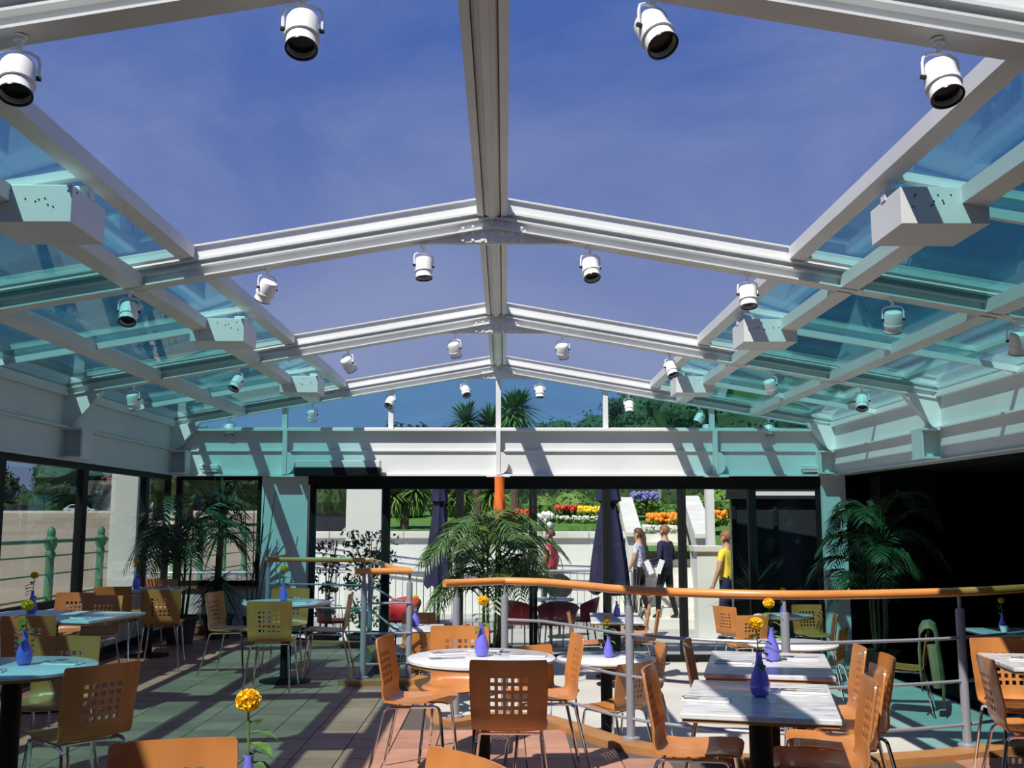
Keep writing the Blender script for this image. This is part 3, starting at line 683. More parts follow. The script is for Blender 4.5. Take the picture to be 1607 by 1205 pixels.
# ------------------------------------------------------------------ vases and flowers
def vase_proto():
    prof = [(.024, 0), (.034, .006), (.041, .03), (.042, .05), (.034, .085), (.020, .12), (.013, .15), (.012, .172), (.015, .18), (.011, .18), (.009, .15), (.015, .12), (.028, .08), (.034, .04), (.02, .012)]
    o = MB().lathe(prof, 20).build('bud_vase', 'vase', None, True); return o
vs0 = vase_proto(); vused = False
def flower_proto(seed):
    R2 = random.Random(seed)
    r = thing('yellow_flower', '', 'flower')
    top = Vector((R2.uniform(-.015, .015), R2.uniform(-.015, .015), .255))
    MB().tube(bez((0, 0, .02), (0, 0, .15), top, 6), .0028, 6).build('stem', 'green', r)
    hd = MB()
    for i in range(240):          # overlapping petals of the ball-shaped bloom
        zz = 1 - 2 * (i + .5) / 240; ph = i * 2.39996; q = math.sqrt(1 - zz * zz)
        d = Vector((q * math.cos(ph), q * math.sin(ph), zz * .86)); u = d.orthogonal().normalized(); u.rotate(Matrix.Rotation(R2.random() * 6, 3, d.normalized())); w_ = d.cross(u)
        c = top + Vector((0, 0, .012)); a = c + d * .019; b = c + d * .029
        hd.add([a - u * .006, a + u * .006, b + u * .004 + w_ * .003, b - u * .004 + w_ * .003], [(0, 1, 2, 3)])
    hd.ball(top + Vector((0, 0, .012)), (.024, .024, .021), 10, 7)
    hd.build('bloom', 'yellow', r)
    for i in range(6):
        a = R2.random() * 6.28; z = .10 + .022 * i; L = R2.uniform(.05, .075)
        d = Vector((math.cos(a), math.sin(a), 0)); s_ = Vector((-d.y, d.x, 0)); p = Vector((0, 0, z + .01))
        pts = []
        for k, (l, wd) in enumerate(((0, .004), (.3, .010), (.55, .020), (.8, .013), (1, .002))):
            c = p + d * L * l + Vector((0, 0, .02 * l - .035 * l * l)); pts += [c - s_ * wd, c + Vector((0, 0, -.004)), c + s_ * wd]
        MB().add(pts, [(3 * k + j, 3 * k + j + 1, 3 * k + 4 + j, 3 * k + 3 + j) for k in range(4) for j in range(2)]).build('leaf', 'green', r)
    return r
FL = [flower_proto(3), flower_proto(5)]; fused = [False, False]
VA = [('near', -.64, 2.66, 1.0, .0), ('win', -2.57, 5.62, 1.0, 1), ('long', -3.95, 8.72, 1.0, 0), ('farwin', -4.20, 11.86, 1.05, 1), ('shade', -2.13, 10.02, 1, 0),
      ('sun', -.13, 5.95, 1.0, 1), ('front', 1.12, 4.60, 1.05, 0), ('rear', 1.47, 5.74, 1.0, 1), ('bend', -.98, 11.45, 1.1, 1), ('low', .88, 8.85, 1.0, 1), ('corner', 3.40, 12.66, 1.05, 1), ('door', 1.36, 12.6, 1.0, 0), ('dark', 5.25, 10.95, 1, 0)]
WH = {'near': 'at the bottom of the picture', 'win': 'on the shaded round table at the windows', 'long': 'on the long table under the window', 'farwin': 'on the farthest window table', 'shade': 'on the shaded round table before the pier',
      'sun': 'on the sunlit round table', 'front': 'on the front marble table', 'rear': 'on the rear marble table', 'bend': 'on the small table inside the railing bend', 'low': 'on the lower round table behind the railing post', 'corner': 'on the small table before the dark doors',
      'door': 'on the table nearest the glass doors', 'dark': 'on the table inside the dark room', 'edge': 'on the half shaded table before the dark room', 'right': 'on the lower round table behind the curved railing'}
for k, x, y, s, fi in VA:
    z = (0 if k in ('near', 'win', 'long', 'farwin', 'shade', 'sun', 'front', 'rear') else LOW) + .741
    v = vs0.copy() if vused else vs0
    if vused: C.objects.link(v)
    vused = True; v.location = (x, y, z); v.scale = (s, s, s)
    tag(v, 'violet blue glass bud vase ' + WH[k], 'vase', 'violet bud vases')
    fi = int(fi); f = copy_tree(FL[fi]) if fused[fi] else FL[fi]; fused[fi] = True
    f.location = (x, y, z + .012); f.rotation_euler = (0, 0, R.random() * 6.28); f.scale = (1.12, 1.12, 1.12)
    tag(f, 'yellow ball chrysanthemum in the vase ' + WH[k], 'flower', 'yellow chrysanthemums')

# ------------------------------------------------------------------ place settings
nap = MB().box(-.055, .055, -.10, .10, 0, .006).build('napkin', 'paper', None, bevel=.002)
fk = MB().box(-.005, .005, -.10, .03, .002, .005).box(-.011, .011, .03, .05, .002, .005)
for q in (-.0095, -.0035, .0025, .0085): fk.box(q - .0015, q + .0015, .05, .095, .002, .005)
fork = fk.build('fork', 'chrome')
kf = MB().prism([(-.006, -.105), (.006, -.105), (.006, -.005), (.009, .02), (.009, .08), (.002, .105), (-.005, .105), (-.006, 0)], lambda a, b: (a, b, .002), lambda a, b: (a, b, .006))
knife = kf.build('knife', 'chrome')
PS = [('sun', (.27, .03), 80, 'beside the railing post'), ('sun', (-.20, .12), 110, 'toward the steps'), ('sun', (.02, .28), 85, 'toward the handrail end'), ('sun', (-.19, -.14), 100, 'by the side-on chair'),
      ('front', (-.22, -.13), 88, 'in the ridge shadow'), ('front', (.19, .18), 92, 'in the sun'), ('rear', (.17, .20), 90, 'in the sun by the railing'), ('rear', (-.18, -.05), 85, 'by the side-on chair'),
      ('win', (.23, .08), 80, 'toward the picture middle'), ('win', (-.05, -.22), 100, 'in front of the vase'), ('edge', (-.12, .02), 75, 'at the near edge'), ('shade', (.14, -.16), 80, 'nearest the bright doors'),
      ('long', (.40, -.20), 75, 'at the pointed corner'), ('farwin', (.15, -.1), 70, 'by the palm'), ('door', (.0, -.35), 80, 'at the near end'), ('low', (.22, .05), 70, 'toward the edge-on chair')]
pu = False
for k, (dx, dy), rz, wh in PS:
    tb = TB[k]; a = tb.rotation_euler.z
    p = Matrix.Rotation(a, 3, 'Z') @ Vector((dx, dy, .741)) + Vector(tb.location)
    A = a + math.radians(rz)
    for base, nm, off, dz in ((nap, 'white paper napkin', (0, 0), 0), (fork, 'steel fork', (-.025, 0), .006), (knife, 'steel knife', (.022, .0), .006)):
        o = base.copy() if pu else base
        if pu: C.objects.link(o)
        q = Matrix.Rotation(A, 3, 'Z') @ Vector((off[0], off[1], 0))
        o.location = p + q + Vector((0, 0, dz)); o.rotation_euler = (0, 0, A)
        tag(o, '%s %s, %s' % (nm, WH[k], wh), base.name.split('.')[0], {'napkin': 'paper napkins', 'fork': 'forks', 'knife': 'knives'}[base.name.split('.')[0]])
    pu = True
cup = thing('cup', 'white cup on the table inside the dark room', 'cup', (5.15, 10.72, LOW + .741))
MB().lathe([(.025, 0), (.035, .03), (.042, .07), (.039, .07), (.03, .02)], 16).build('bowl', 'paper', cup, True)
MB().tube(bez((.036, 0, .055), (.075, 0, .04), (.034, 0, .02), 6), .005, 6).build('handle', 'paper', cup, True)

# ------------------------------------------------------------------ plants
def frond(parent, base, az, L, rise, droop, leaf=.28, n=22, m='palm', rs=None, wl=.021):
    rs = rs or R
    d = Vector((math.cos(az), math.sin(az), 0)); side = Vector((-d.y, d.x, 0)); b = Vector(base)
    P = [b + d * L * (t ** 1.15) + Vector((0, 0, rise * L * (1 - (1 - t) ** 1.6) - droop * L * t ** 2.6)) for t in [i / 10 for i in range(11)]]
    mbx = MB().tube(P, [.010 * (1 - .8 * i / 10) for i in range(11)], 5)
    for i in range(n):
        t = .22 + .78 * i / (n - 1); f = t * 10; k = min(int(f), 9); p = P[k].lerp(P[k + 1], f - k); tg = (P[k + 1] - P[k]).normalized()
        ll = leaf * (math.sin(PI * (.15 + .8 * (t - .2) / .8)) * .8 + .3)
        for s in (-1, 1):
            dr = (side * s * .8 + tg * .75 + Vector((0, 0, .12 - rs.random() * .25))).normalized()
            e1 = p + dr * ll * .5; e2 = p + dr * ll + Vector((0, 0, -ll * .30))
            wv = tg * wl
            mbx.add([p - wv * .4, p + wv * .4, e1 + wv * .75, e1 - wv * .75, e2], [(0, 1, 2, 3), (3, 2, 4)])
    return mbx.build('frond', m, parent)
def sword(mbx, base, d, L, wd, bend, n=4):
    d = Vector(d).normalized(); s = d.cross(Vector((0, 0, 1))); s = s.normalized() if s.length > .05 else Vector((1, 0, 0))
    pts = []
    for i in range(n + 1):
        t = i / n; c = Vector(base) + d * L * t + Vector((0, 0, -bend * L * t * t)); w_ = wd * (1 - t) ** .6 * (.6 + 1.2 * t * (1 - t) * 2) + .001
        pts += [c - s * w_, c + s * w_]
    mbx.add(pts, [(2 * i, 2 * i + 1, 2 * i + 3, 2 * i + 2) for i in range(n)])
def pot(parent, r, h, m='pot'):
    MB().lathe([(r * .72, 0), (r * .95, h * .85), (r * 1.06, h * .86), (r * 1.06, h), (r * .92, h), (r * .88, h * .9)], 24).build('pot', m, parent, True)
    MB().lathe([(r * .9, h * .88), (r * .88, h * .90)], 24).build('soil', 'soil', parent)
def kentia(label, loc, H, nf, L, seed, stems=4, m='palm', potr=.21, poth=.34):
    rs = random.Random(seed)
    t = thing('potted_palm', label, 'palm', loc)
    pot(t, potr, poth)
    for i in range(nf):
        k = i % stems; bx, by = .06 * math.cos(k * 6.28 / stems), .06 * math.sin(k * 6.28 / stems)
        az = i * 2.4 + rs.uniform(-.3, .3); hh = poth + (H - poth) * rs.uniform(.25, .72)
        d = Vector((math.cos(az), math.sin(az)))
        if i < stems: MB().tube([(bx, by, poth * .9), (bx * 1.6, by * 1.6, poth + .3), (bx * 1.9, by * 1.9, poth + (H - poth) * .74)], [.022, .018, .008], 6).build('stem', 'palmdark', t, True)
        l = L * rs.uniform(.75, 1.1)
        frond(t, (bx * 1.8 + d.x * .02, by * 1.8 + d.y * .02, hh), az, l, rs.uniform(.55, .95), rs.uniform(.55, .95), .34, 22, m, rs)
    return t
kentia('feathery dark palm in a wide brown pot in the corner by the windows', (-4.02, 12.95, 0), 2.0, 20, .75, 11, 4, 'palmdark')
kentia('bushy green palm in front of the middle glass doors, under the orange column', (-.16, 13.0, LOW), 2.25, 40, .82, 12, 6, 'palm', .24, .34)
kentia('tall dark palm beside the white corner pier at the dark room', (4.60, 12.75, LOW), 2.7, 32, .66, 13, 5, 'palmdark', .22, .32)
t = thing('cordyline', 'dark spiky cordyline with sword leaves in front of the corner window', 'plant', (-3.72, 13.55, 0))
pot(t, .20, .30)
MB().tube([(0, 0, .26), (-.02, 0, .8), (.0, 0, 1.45)], [.05, .045, .04], 10).build('trunk', 'bark', t, True)
rs = random.Random(21)
for hz, nl, LL in ((1.46, 96, .82), (.82, 60, .62)):
    for i in range(nl):
        a = i * 2.4; el = rs.uniform(-.35, 1.25) if hz > 1 else rs.uniform(-.9, .5)
        mbx = MB(); sword(mbx, (0, 0, hz - .1 + .1 * rs.random()), (math.cos(a) * math.cos(el), math.sin(a) * math.cos(el) * .62, math.sin(el)), LL * rs.uniform(.7, 1.05), .017, .10 if el > .7 else .32)
        mbx.build('leaf', 'palmdark', t)
t = thing('reed_stems', 'thin dark reeds standing in a pot beside the white pier', 'plant', (-3.32, 13.72, 0))
pot(t, .12, .26)
for i, (bx, tx, h) in enumerate(((-.05, -.14, 1.75), (.0, -.02, 1.86), (.03, .12, 1.92), (.06, .26, 1.90), (-.03, .05, 1.5))):
    MB().tube([(bx, 0, .22), (bx * .6 + tx * .5, 0, h * .55), (tx, -.02, h)], [.009, .008, .006], 6).build('reed', 'palmdark', t, True)
rs = random.Random(4)
for i in range(10):
    mbx = MB(); sword(mbx, (rs.uniform(-.05, .1), 0, rs.uniform(.7, 1.3)), (rs.uniform(-1, 1), rs.uniform(-.4, .4), .9), .4, .010, .3); mbx.build('leaf', 'palmdark', t)
t = thing('spiky_plant', 'dark spiky plant outside the dark end doors, before the kiosk', 'plant', (3.5, 14.7, -.42))
pot(t, .2, .35)
rs = random.Random(31)
MB().tube([(0, 0, .3), (.03, 0, .95)], [.04, .035], 8).build('trunk', 'bark', t, True)
for i in range(46):
    a = i * 2.4; el = rs.uniform(-.2, 1.3)
    mbx = MB(); sword(mbx, (.03, 0, .9 + .08 * rs.random()), (math.cos(a) * math.cos(el), math.sin(a) * math.cos(el), math.sin(el)), rs.uniform(.5, .8), .016, .22); mbx.build('leaf', 'palmdark', t)

# orange cloth wrapped round the head of the pole behind the palm
t = thing('orange_wrapped_pole', 'pole with an orange cloth twisted round its top, behind the palm at the glass doors', 'pole', (XC + .02, YE - .28, LOW))
MB().tube([(0, 0, 0), (0, 0, 2.05 - LOW)], .028, 12).build('pole', 'black', t, True)
n = 24; zs = [(2.10, .068), (1.95, .066), (1.82, .070), (1.70, .074), (1.60, .066), (1.52, .045), (1.47, .032)]
vs = []
for i, (z, r_) in enumerate(zs):
    for k in range(n):
        a = 2 * PI * k / n + i * .35; f = 1 + .10 * (1 if k % 4 == 0 else -.3) * min(1, i / 2)
        vs.append((r_ * f * math.cos(a), r_ * f * math.sin(a), z - LOW))
MB().add(vs, [(i * n + (k + 1) % n, i * n + k, (i + 1) * n + k, (i + 1) * n + (k + 1) % n) for i in range(len(zs) - 1) for k in range(n)]).build('cloth', 'orange', t, True)
# ------------------------------------------------------------------ outside: ground, walls, steps
gd = struct('ground')
MB().box(-7.7, 40, YE + .2, 21.0, -.62, -.42).build('terrace', 'paving', gd)
MB().box(-7.7, XL - .2, -30, YE + .2, -.62, -.12).build('promenade', 'paving', gd)
MB().box(-7.9, -7.5, -30, 40, -.6, -.02).build('sea_wall_kerb', 'coping', gd)
MB().add([(-7.7, -40, -2.4), (-7.7, 90, 2.3), (-260, 90, 2.3), (-260, -40, -2.4)], [(0, 1, 2, 3)]).build('beach', 'sand', gd)
MB().add([(-260, 88, 2.1), (260, 88, 2.1), (260, 400, 4.2), (-260, 400, 4.2)], [(0, 1, 2, 3)]).build('far_land', 'tree', gd)
MB().box(-160, -7.7, 87.5, 88.3, 1.0, 2.4).build('far_sea_wall', 'coping', gd)
MB().add([(-3.8, 20.9, .9), (40, 20.9, .9), (40, 36, 2.1), (-4.6, 36, 2.1)], [(0, 1, 2, 3)]).build('lawn', 'lawn', gd)
MB().add([(-4.6, 36, 2.1), (60, 36, 2.1), (90, 90, 2.6), (-7.7, 90, 2.2)], [(0, 1, 2, 3)]).build('far_park', 'paving', gd)
MB().add([(-7.7, 20.9, -.42), (-3.8, 20.9, -.42), (-4.6, 36, .5), (-7.7, 90, 2.2), (-7.7, 40, .6)], [(0, 1, 2, 3, 4)]).build('esplanade', 'sand', gd)
MB().prism([(20.9, -.42), (36, .3), (36, 2.1), (20.9, .9)], lambda a, b: (-3.8 - .8 * (a - 20.9) / 15.1, a, b), lambda a, b: (-3.6 - .8 * (a - 20.9) / 15.1, a, b)).build('lawn_side', 'render', gd)
MB().box(20, 60, -30, YE, -.7, -.5).build('rear_ground', 'paving', gd)
gw = struct('wall_garden')
MB().box(-4.1, 2.36, 20.5, 20.9, -.42, 1.16).build('face', 'render', gw)
for i in range(9):
    x = -4.2 + .735 * i
    MB().box(x + .004, x + .731, 20.42, 20.95, 1.16 + .002 * (i % 2), 1.30).build('coping_stone', 'coping', gw, bevel=.015)
MB().box(-4.1, 3.7, 18.9, 20.5, -.42, -.30).build('ramp', 'paving', gw)
def sloped(name, y0, y1, x0, x1, zt0, zt1, wd, cuts):
    w_ = struct(name)
    def P(t, side, z): return (x0 + (x1 - x0) * t + side * wd / 2, y0 + (y1 - y0) * t, z)
    MB().add([P(0, -1, -.42), P(0, 1, -.42), P(1, 1, -.42), P(1, -1, -.42), P(0, -1, zt0), P(0, 1, zt0), P(1, 1, zt1), P(1, -1, zt1)],
             [(0, 1, 5, 4), (1, 2, 6, 5), (2, 3, 7, 6), (3, 0, 4, 7), (4, 5, 6, 7), (0, 3, 2, 1)]).build('face', 'render', w_)
    n = len(cuts) - 1
    for i in range(n):
        a, b = cuts[i] + .002, cuts[i + 1] - .002
        za, zb_ = zt0 + (zt1 - zt0) * a + .01, zt0 + (zt1 - zt0) * b + .01
        vs = []
        for t, z in ((a, za), (b, zb_)):
            for sd in (-1.25, 1.25):
                for dz in (0, .09): vs.append(P(t, sd, z + dz))
        MB().add(vs, [(0, 2, 3, 1), (4, 5, 7, 6), (0, 1, 5, 4), (2, 6, 7, 3), (1, 3, 7, 5), (0, 4, 6, 2)]).build('coping_stone', 'coping', w_, bevel=.01)
sloped('wall_steps', 19.6, 23.4, 2.46, 2.75, 1.22, 1.95, .26, (-.03, .3, 1.0))
sloped('wall_steps_outer', 18.4, 23.4, 3.58, 4.25, 1.20, 1.98, .30, (-.02, .30, .62, 1.0))
stp = struct('trim_4')
for i in range(11):
    MB().box(2.55, 3.9, 18.8 + .40 * i, 19.25 + .40 * i, -.42, -.26 + .165 * i).build('step', 'coping', stp)
t = thing('stone_pier', 'white stone pier with a cap at the foot of the garden steps', 'pier', (3.36, 17.2, -.42))
MB().box(-.19, .19, -.19, .19, 0, 1.42).build('shaft', 'render', t)
MB().box(-.24, .24, -.24, .24, 1.42, 1.52).build('cap', 'coping', t, bevel=.01)
pp = struct('pillar_1'); MB().box(-2.62, -2.04, 17.0, 17.4, -.42, 2.6).build('shaft', 'render', pp)
pp = struct('pillar_2'); MB().box(-5.36, -5.0, 14.0, 14.5, -.42, 2.6).build('shaft', 'render', pp)
t = thing('kiosk', 'dark glazed kiosk outside the end doors beside the person in yellow', 'kiosk', (4.3, 15.8, -.42))
MB().box(-.92, 1.0, -.5, -.38, 0, 2.25).build('glazed_wall', 'windowdark', t)
for gx in (-.92, -.30, .34, .94): MB().box(gx, gx + .06, -.53, -.5, 0, 2.25).build('frame_post', 'black', t)
MB().box(-.95, 1.05, -.6, -.30, 2.25, 2.55).build('fascia', 'darkgrey', t)
MB().box(-.70, .8, -.605, -.6, 2.30, 2.36).build('trim_strip', 'white', t)
pp = struct('pillar_3'); MB().box(3.53, 3.66, 17.9, 18.1, -.42, 3.2).build('shaft', 'render', pp)

# ramp railing: round top tube over thin bars, and a pair of tubes on the wall
t = thing('bar_fence', 'grey fence of thin upright bars in front of the white garden wall', 'fence')
MB().tube([(-6.6, 18.7, .58), (2.3, 18.7, .62)], .022, 8).build('top_rail', 'steel', t, True)
MB().tube([(-6.6, 18.7, -.28), (2.3, 18.7, -.28)], .014, 6).build('bottom_rail', 'steel', t, True)
bp = None
for i in range(70):
    x = -6.5 + i * .126
    if bp is None: bp = MB().box(-.006, .006, -.006, .006, -.28, .6).build('bar', 'steel', t); o = bp
    else: o = bp.copy(); C.objects.link(o)
    o.location = (x, 18.7, 0)
for i in range(6):
    MB().tube([(-6.6 + 1.78 * i, 18.7, -.42), (-6.6 + 1.78 * i, 18.7, .6)], .02, 8).build('post', 'steel', t, True)
t = thing('wall_handrail', 'pair of shiny tubes sloping along the white garden wall', 'handrail')
MB().tube([(-4.0, 20.3, 1.02), (-1.3, 20.3, .72), (2.2, 20.3, .60)], .025, 8).build('upper_tube', 'chrome', t, True)
MB().tube([(-4.0, 20.3, .92), (-1.3, 20.3, .60), (2.2, 20.3, .46)], .018, 8).build('lower_tube', 'chrome', t, True)
t = thing('step_handrail', 'dark tube handrail running down the garden steps', 'handrail')
MB().tube([(3.42, 18.3, .45), (3.44, 18.5, .62), (4.0, 23.2, 1.75)], .022, 8).build('tube', 'darkgrey', t, True)
MB().tube([(3.43, 18.4, -.42), (3.43, 18.4, .55)], .018, 8).build('post', 'darkgrey', t, True)

# green cast iron promenade railing and beach
t = thing('promenade_railing', 'green cast iron railing along the beach outside the windows', 'railing')
for z, r_ in ((1.18, .03), (.95, .014), (.66, .014), (.30, .018)):
    MB().tube([(-7.3, 2, z), (-7.3, 40, z)], r_, 8).build('rail', 'castgreen', t, True)
pz = None
for i in range(15):
    if pz is None:
        pz = MB().lathe([(.10, -.1), (.10, .05), (.07, .1), (.065, .9), (.085, .98), (.06, 1.03), (.10, 1.12), (.10, 1.22), (.06, 1.26), (.07, 1.32), (.05, 1.38), (.01, 1.42)], 12).build('post', 'castgreen', t, True); o = pz
    else: o = pz.copy(); C.objects.link(o)
    o.location = (-7.3, 6.4 + 2.05 * i, 0)

# ------------------------------------------------------------------ outside: plants
def leafball(mbx, c, r, n, size, rs, flat=1.0):
    c = Vector(c)
    for i in range(n):
        d = Vector((rs.gauss(0, 1), rs.gauss(0, 1), rs.gauss(0, 1))).normalized(); k = r * (.55 + .45 * rs.random())
        p = c + Vector((d.x * k, d.y * k, d.z * k * flat)); u = Vector((rs.gauss(0, 1), rs.gauss(0, 1), rs.gauss(0, 1))).normalized(); v = d.cross(u)
        v = v.normalized() if v.length > .01 else Vector((1, 0, 0)); a = size * rs.uniform(.6, 1.2)
        q = (u - d * u.dot(d) * .6) * a
        mbx.add([p - q, p + v * a * .4, p + q, p - v * a * .4], [(0, 1, 2, 3)])
def tree(label, x, y, z, H, r, seed, group='trees beyond the lawn', m='tree'):
    rs = random.Random(seed); t = thing('tree', label, 'tree', (x, y, z), 0, group)
    MB().tube([(0, 0, -.5), (0, 0, H * .5), (rs.uniform(-.3, .3), 0, H * .8)], [r * .12, r * .09, r * .04], 8).build('trunk', 'bark', t, True)
    mbx = MB()
    for i in range(9):
        a = rs.random() * 6.28; q = r * rs.uniform(.2, .7); zz = H * rs.uniform(.42, .88); rr = r * rs.uniform(.35, .6) * (1.15 - .5 * zz / H)
        c = (q * math.cos(a), q * math.sin(a), zz); mbx.ball(c, (rr * .6, rr * .6, rr * .5), 8, 6, .3); leafball(mbx, c, rr, 200, r * .075, rs, .85)
    mbx.ball((0, 0, H * .62), (r * .7, r * .7, H * .3), 9, 7, .3)
    leafball(mbx, (0, 0, H * .68), r * .8, 420, r * .075, rs, .42 * H / r)
    stuff(mbx.build('crown', m, t))
    return t
HT = ['dark conifer-like tree on the hillside seen through the gable glass, %s from the cordyline' % q for q in ('first', 'second', 'third', 'fourth', 'fifth', 'sixth')]
for i, (x, y, H, r) in enumerate(((3.2, 58, 5.6, 2.0), (5.4, 60, 6.2, 2.3), (7.6, 58, 7.4, 2.6), (10.4, 57, 8.0, 3.0), (13.6, 56, 7.6, 3.2), (17.5, 57, 8.2, 3.6))):
    tree(HT[i], x, y, 2.0, H, r, 50 + i)
for i, (x, y, H, r, lab) in enumerate(((-3.6, 44, 3.6, 2.2, 'broad dark tree behind the outdoor cordylines, toward the white pillar'), (-.8, 46, 3.8, 2.4, 'broad dark tree behind the folded navy parasol by the palm'), (2.0, 45, 3.2, 2.2, 'dark tree behind the lawn, past the woman in red'), (4.6, 44, 3.0, 2.2, 'low dark tree behind the second navy parasol'), (8.2, 46, 3.6, 2.6, 'dark tree above the garden steps'))):
    tree(lab, x, y, 2.1, H, r, 80 + i)
for i, (x, y, H, r, lab) in enumerate(((-34, 96, 6.2, 4.0, 'dark tree behind the beach, next to the window mullion'), (-42, 98, 7.2, 4.5, 'large dark tree beyond the beach by the grey house'), (-28.5, 95, 5.6, 3.6, 'dark tree beyond the beach just beside the white pillar'), (-50, 95, 4.2, 3.5, 'low tree beyond the beach at the picture edge'), (-18.5, 60, 6.5, 3.4, 'green tree seen through the corner window'), (-23.5, 70, 6.8, 4.0, 'green tree behind the cordyline in the corner window'), (-14.2, 62, 5.6, 3.0, 'tree by the white pier in the corner window'))):
    k_ = 1.65 if y > 80 else 1; tree(lab, x * k_, y * k_, 2.4 if y > 80 else .6, H * (1.45 if y > 80 else 1), r * (1.5 if y > 80 else 1), 120 + i, 'trees beyond the beach')
for i, (x, y, H, r) in enumerate(((-96, 165, 7, 6), (-75, 175, 8, 7), (-69, 160, 6, 5), (-88, 172, 9, 7), (-49, 165, 7, 5), (-60, 180, 9, 7), (-43, 150, 8, 6), (-104, 170, 8, 7))):
    tree('far tree in the dark row beyond the beach, %s' % ('left of the grey house', 'behind the white house', 'in front of the white house', 'behind the grey house', 'beside the outside pillar', 'tallest above the cars', 'in the narrow window', 'at the picture edge')[i].replace('left of', 'beyond'), x, y, 2.4, H, r, 300 + i, 'trees beyond the beach')
def cordy(label, x, y, z, H, r, seed, heads):
    rs = random.Random(seed); t = thing('cordyline_tree', label, 'tree', (x, y, z), 0, 'cordylines on the lawn')
    MB().tube([(0, 0, -.3), (.03, 0, H * .5), (0, 0, H)], [.13, .10, .08], 8).build('trunk', 'bark', t, True)
    for (hx, hz) in heads:
        MB().tube([(0, 0, H * .8), (hx * .7, 0, hz - .3), (hx, 0, hz)], [.08, .07, .05], 6).build('branch', 'bark', t, True)
        mbx = MB()
        for i in range(260):
            a = i * 2.4; el = rs.uniform(-1.2, 1.4)
            sword(mbx, (hx, 0, hz), (math.cos(a) * math.cos(el), math.sin(a) * math.cos(el), math.sin(el)), r * rs.uniform(.7, 1.05), .040, .25)
        stuff(mbx.build('leaf_head', 'bush', t))
cordy('tall cordyline tree whose round head shows in the gable glass beside the centre post', .25, 27, 1.3, 3.0, .82, 1, ((.1, 3.2), (-.1, 3.05)))
cordy('broader cordyline tree half behind the gable centre post', -.75, 27.5, 1.3, 2.6, .9, 2, ((-.3, 2.85), (.35, 2.75)))
cordy('cordyline tree with drooping heads beside the white pillar outside', -2.55, 26, 1.3, .8, .62, 3, ((-.25, .85), (.3, 1.0)))
cordy('cordyline tree behind the first folded navy parasol', -1.6, 26.5, 1.3, .9, .62, 4, ((0, 1.05), (.5, .95)))
cordy('cordyline tree behind the orange column', -.3, 25.5, 1.3, .8, .6, 5, ((0, .95),))
def bed(label, x0, x1, y0, y1, zf, h, m, seed, n=260, sz=.05, cat='flowers'):
    rs = random.Random(seed); t = thing('flower_bed', label, cat, ((x0 + x1) / 2, (y0 + y1) / 2, zf))
    lx, ly = (x1 - x0) / 2, (y1 - y0) / 2; mg = MB(); mf = MB()
    for i in range(n // 2):
        leafball(mg, (rs.uniform(-lx, lx), rs.uniform(-ly, ly), h * rs.uniform(.1, .55)), .10, 5, .08, rs)
    for i in range(n):
        mf.ball((rs.uniform(-lx, lx), rs.uniform(-ly, ly), h * rs.uniform(.55, 1.0)), sz * rs.uniform(.7, 1.3), 5, 4)
    stuff(mg.build('greenery', 'bush', t)); stuff(mf.build('blooms', m, t))
bed('bed of red flowers at the far edge of the lawn', 1.5, 2.25, 29.5, 31, 1.68, .26, 'redbed', 1)
bed('bed of bright yellow flowers on the lawn beside the second parasol', 2.1, 2.75, 28.4, 29.6, 1.58, .30, 'yellowbed', 2)
bed('white flower edging along the yellow and red beds', 1.4, 2.6, 27.6, 28.4, 1.45, .18, 'whitebed', 3, 130, .035)
bed('glowing orange flower bed between the two stone step walls', 3.45, 4.15, 24.0, 25.0, 1.32, .34, 'orangebed', 4, 320, .055)
bed('white flower edging under the orange bed by the steps', 3.1, 3.9, 22.6, 23.4, 1.2, .20, 'whitebed', 5, 110, .035)
bed('orange flower bed beyond the outer step wall', 4.75, 5.25, 24.2, 25.2, 1.40, .32, 'orangebed', 6)
bed('pale violet lavender clump above the orange bed', 3.6, 4.25, 28.5, 29.6, 1.8, .5, 'violetbed', 7)
bed('white agapanthus heads behind the woman in red', .62, 1.0, 21.6, 22.2, 1.05, .62, 'whitebed', 8, 26, .075)
bed('pink flowers behind the orange column on the lawn', -.5, .8, 25.5, 26.5, 1.42, .35, 'redbed', 9, 200)
for i, (x, y, r, lab) in enumerate(((-.1, 31.5, .8, 'rounded bush behind the centre palm on the lawn'), (1.2, 32.5, .75, 'rounded green bush with pale top past the woman in red'), (2.2, 33, .9, 'rounded bush behind the red flower bed'), (3.3, 32, .7, 'rounded bush beside the second parasol'), (4.4, 31, .65, 'bush above the lavender clump'), (5.4, 29, .7, 'bush past the outer step wall'), (-2.9, 30, .8, 'bush below the outdoor cordylines'), (-1.7, 30.5, .8, 'bush behind the first folded parasol'), (6.4, 30, .9, 'bush beside the white kiosk post'))):
    rs = random.Random(200 + i); t = thing('bush', lab, 'bush', (x, y, 1.65), 0, 'bushes on the lawn')
    mbx = MB().ball((0, 0, r * .35), (r * .8, r * .8, r * .5), 9, 7, .2); leafball(mbx, (0, 0, r * .4), r, 380, r * .12, rs, .62)
    MB().tube([(0, 0, -.2), (0, 0, r * .5)], .04, 6).build('stem', 'bark', t)
    stuff(mbx.build('foliage', 'bush', t))
t = thing('hedge', 'long dark belt of shrubbery beyond the sand and the parked cars', 'hedge', (-80, 186, 2.0)); rs = random.Random(78)
mbx = MB()
for i in range(60):
    cx = -75 + 150 * i / 59; hh = rs.uniform(4.0, 7.0); mbx.ball((cx, 0, hh * .45), (2.2, 1.5, hh * .55), 8, 6, .2); leafball(mbx, (cx, -.5, hh * .5), 2.8, 70, .4, rs, 1.2)
stuff(mbx.build('foliage', 'tree', t)); MB().tube([(-75, .1, .3), (75, .1, .3)], .2, 6).build('stem', 'bark', t)
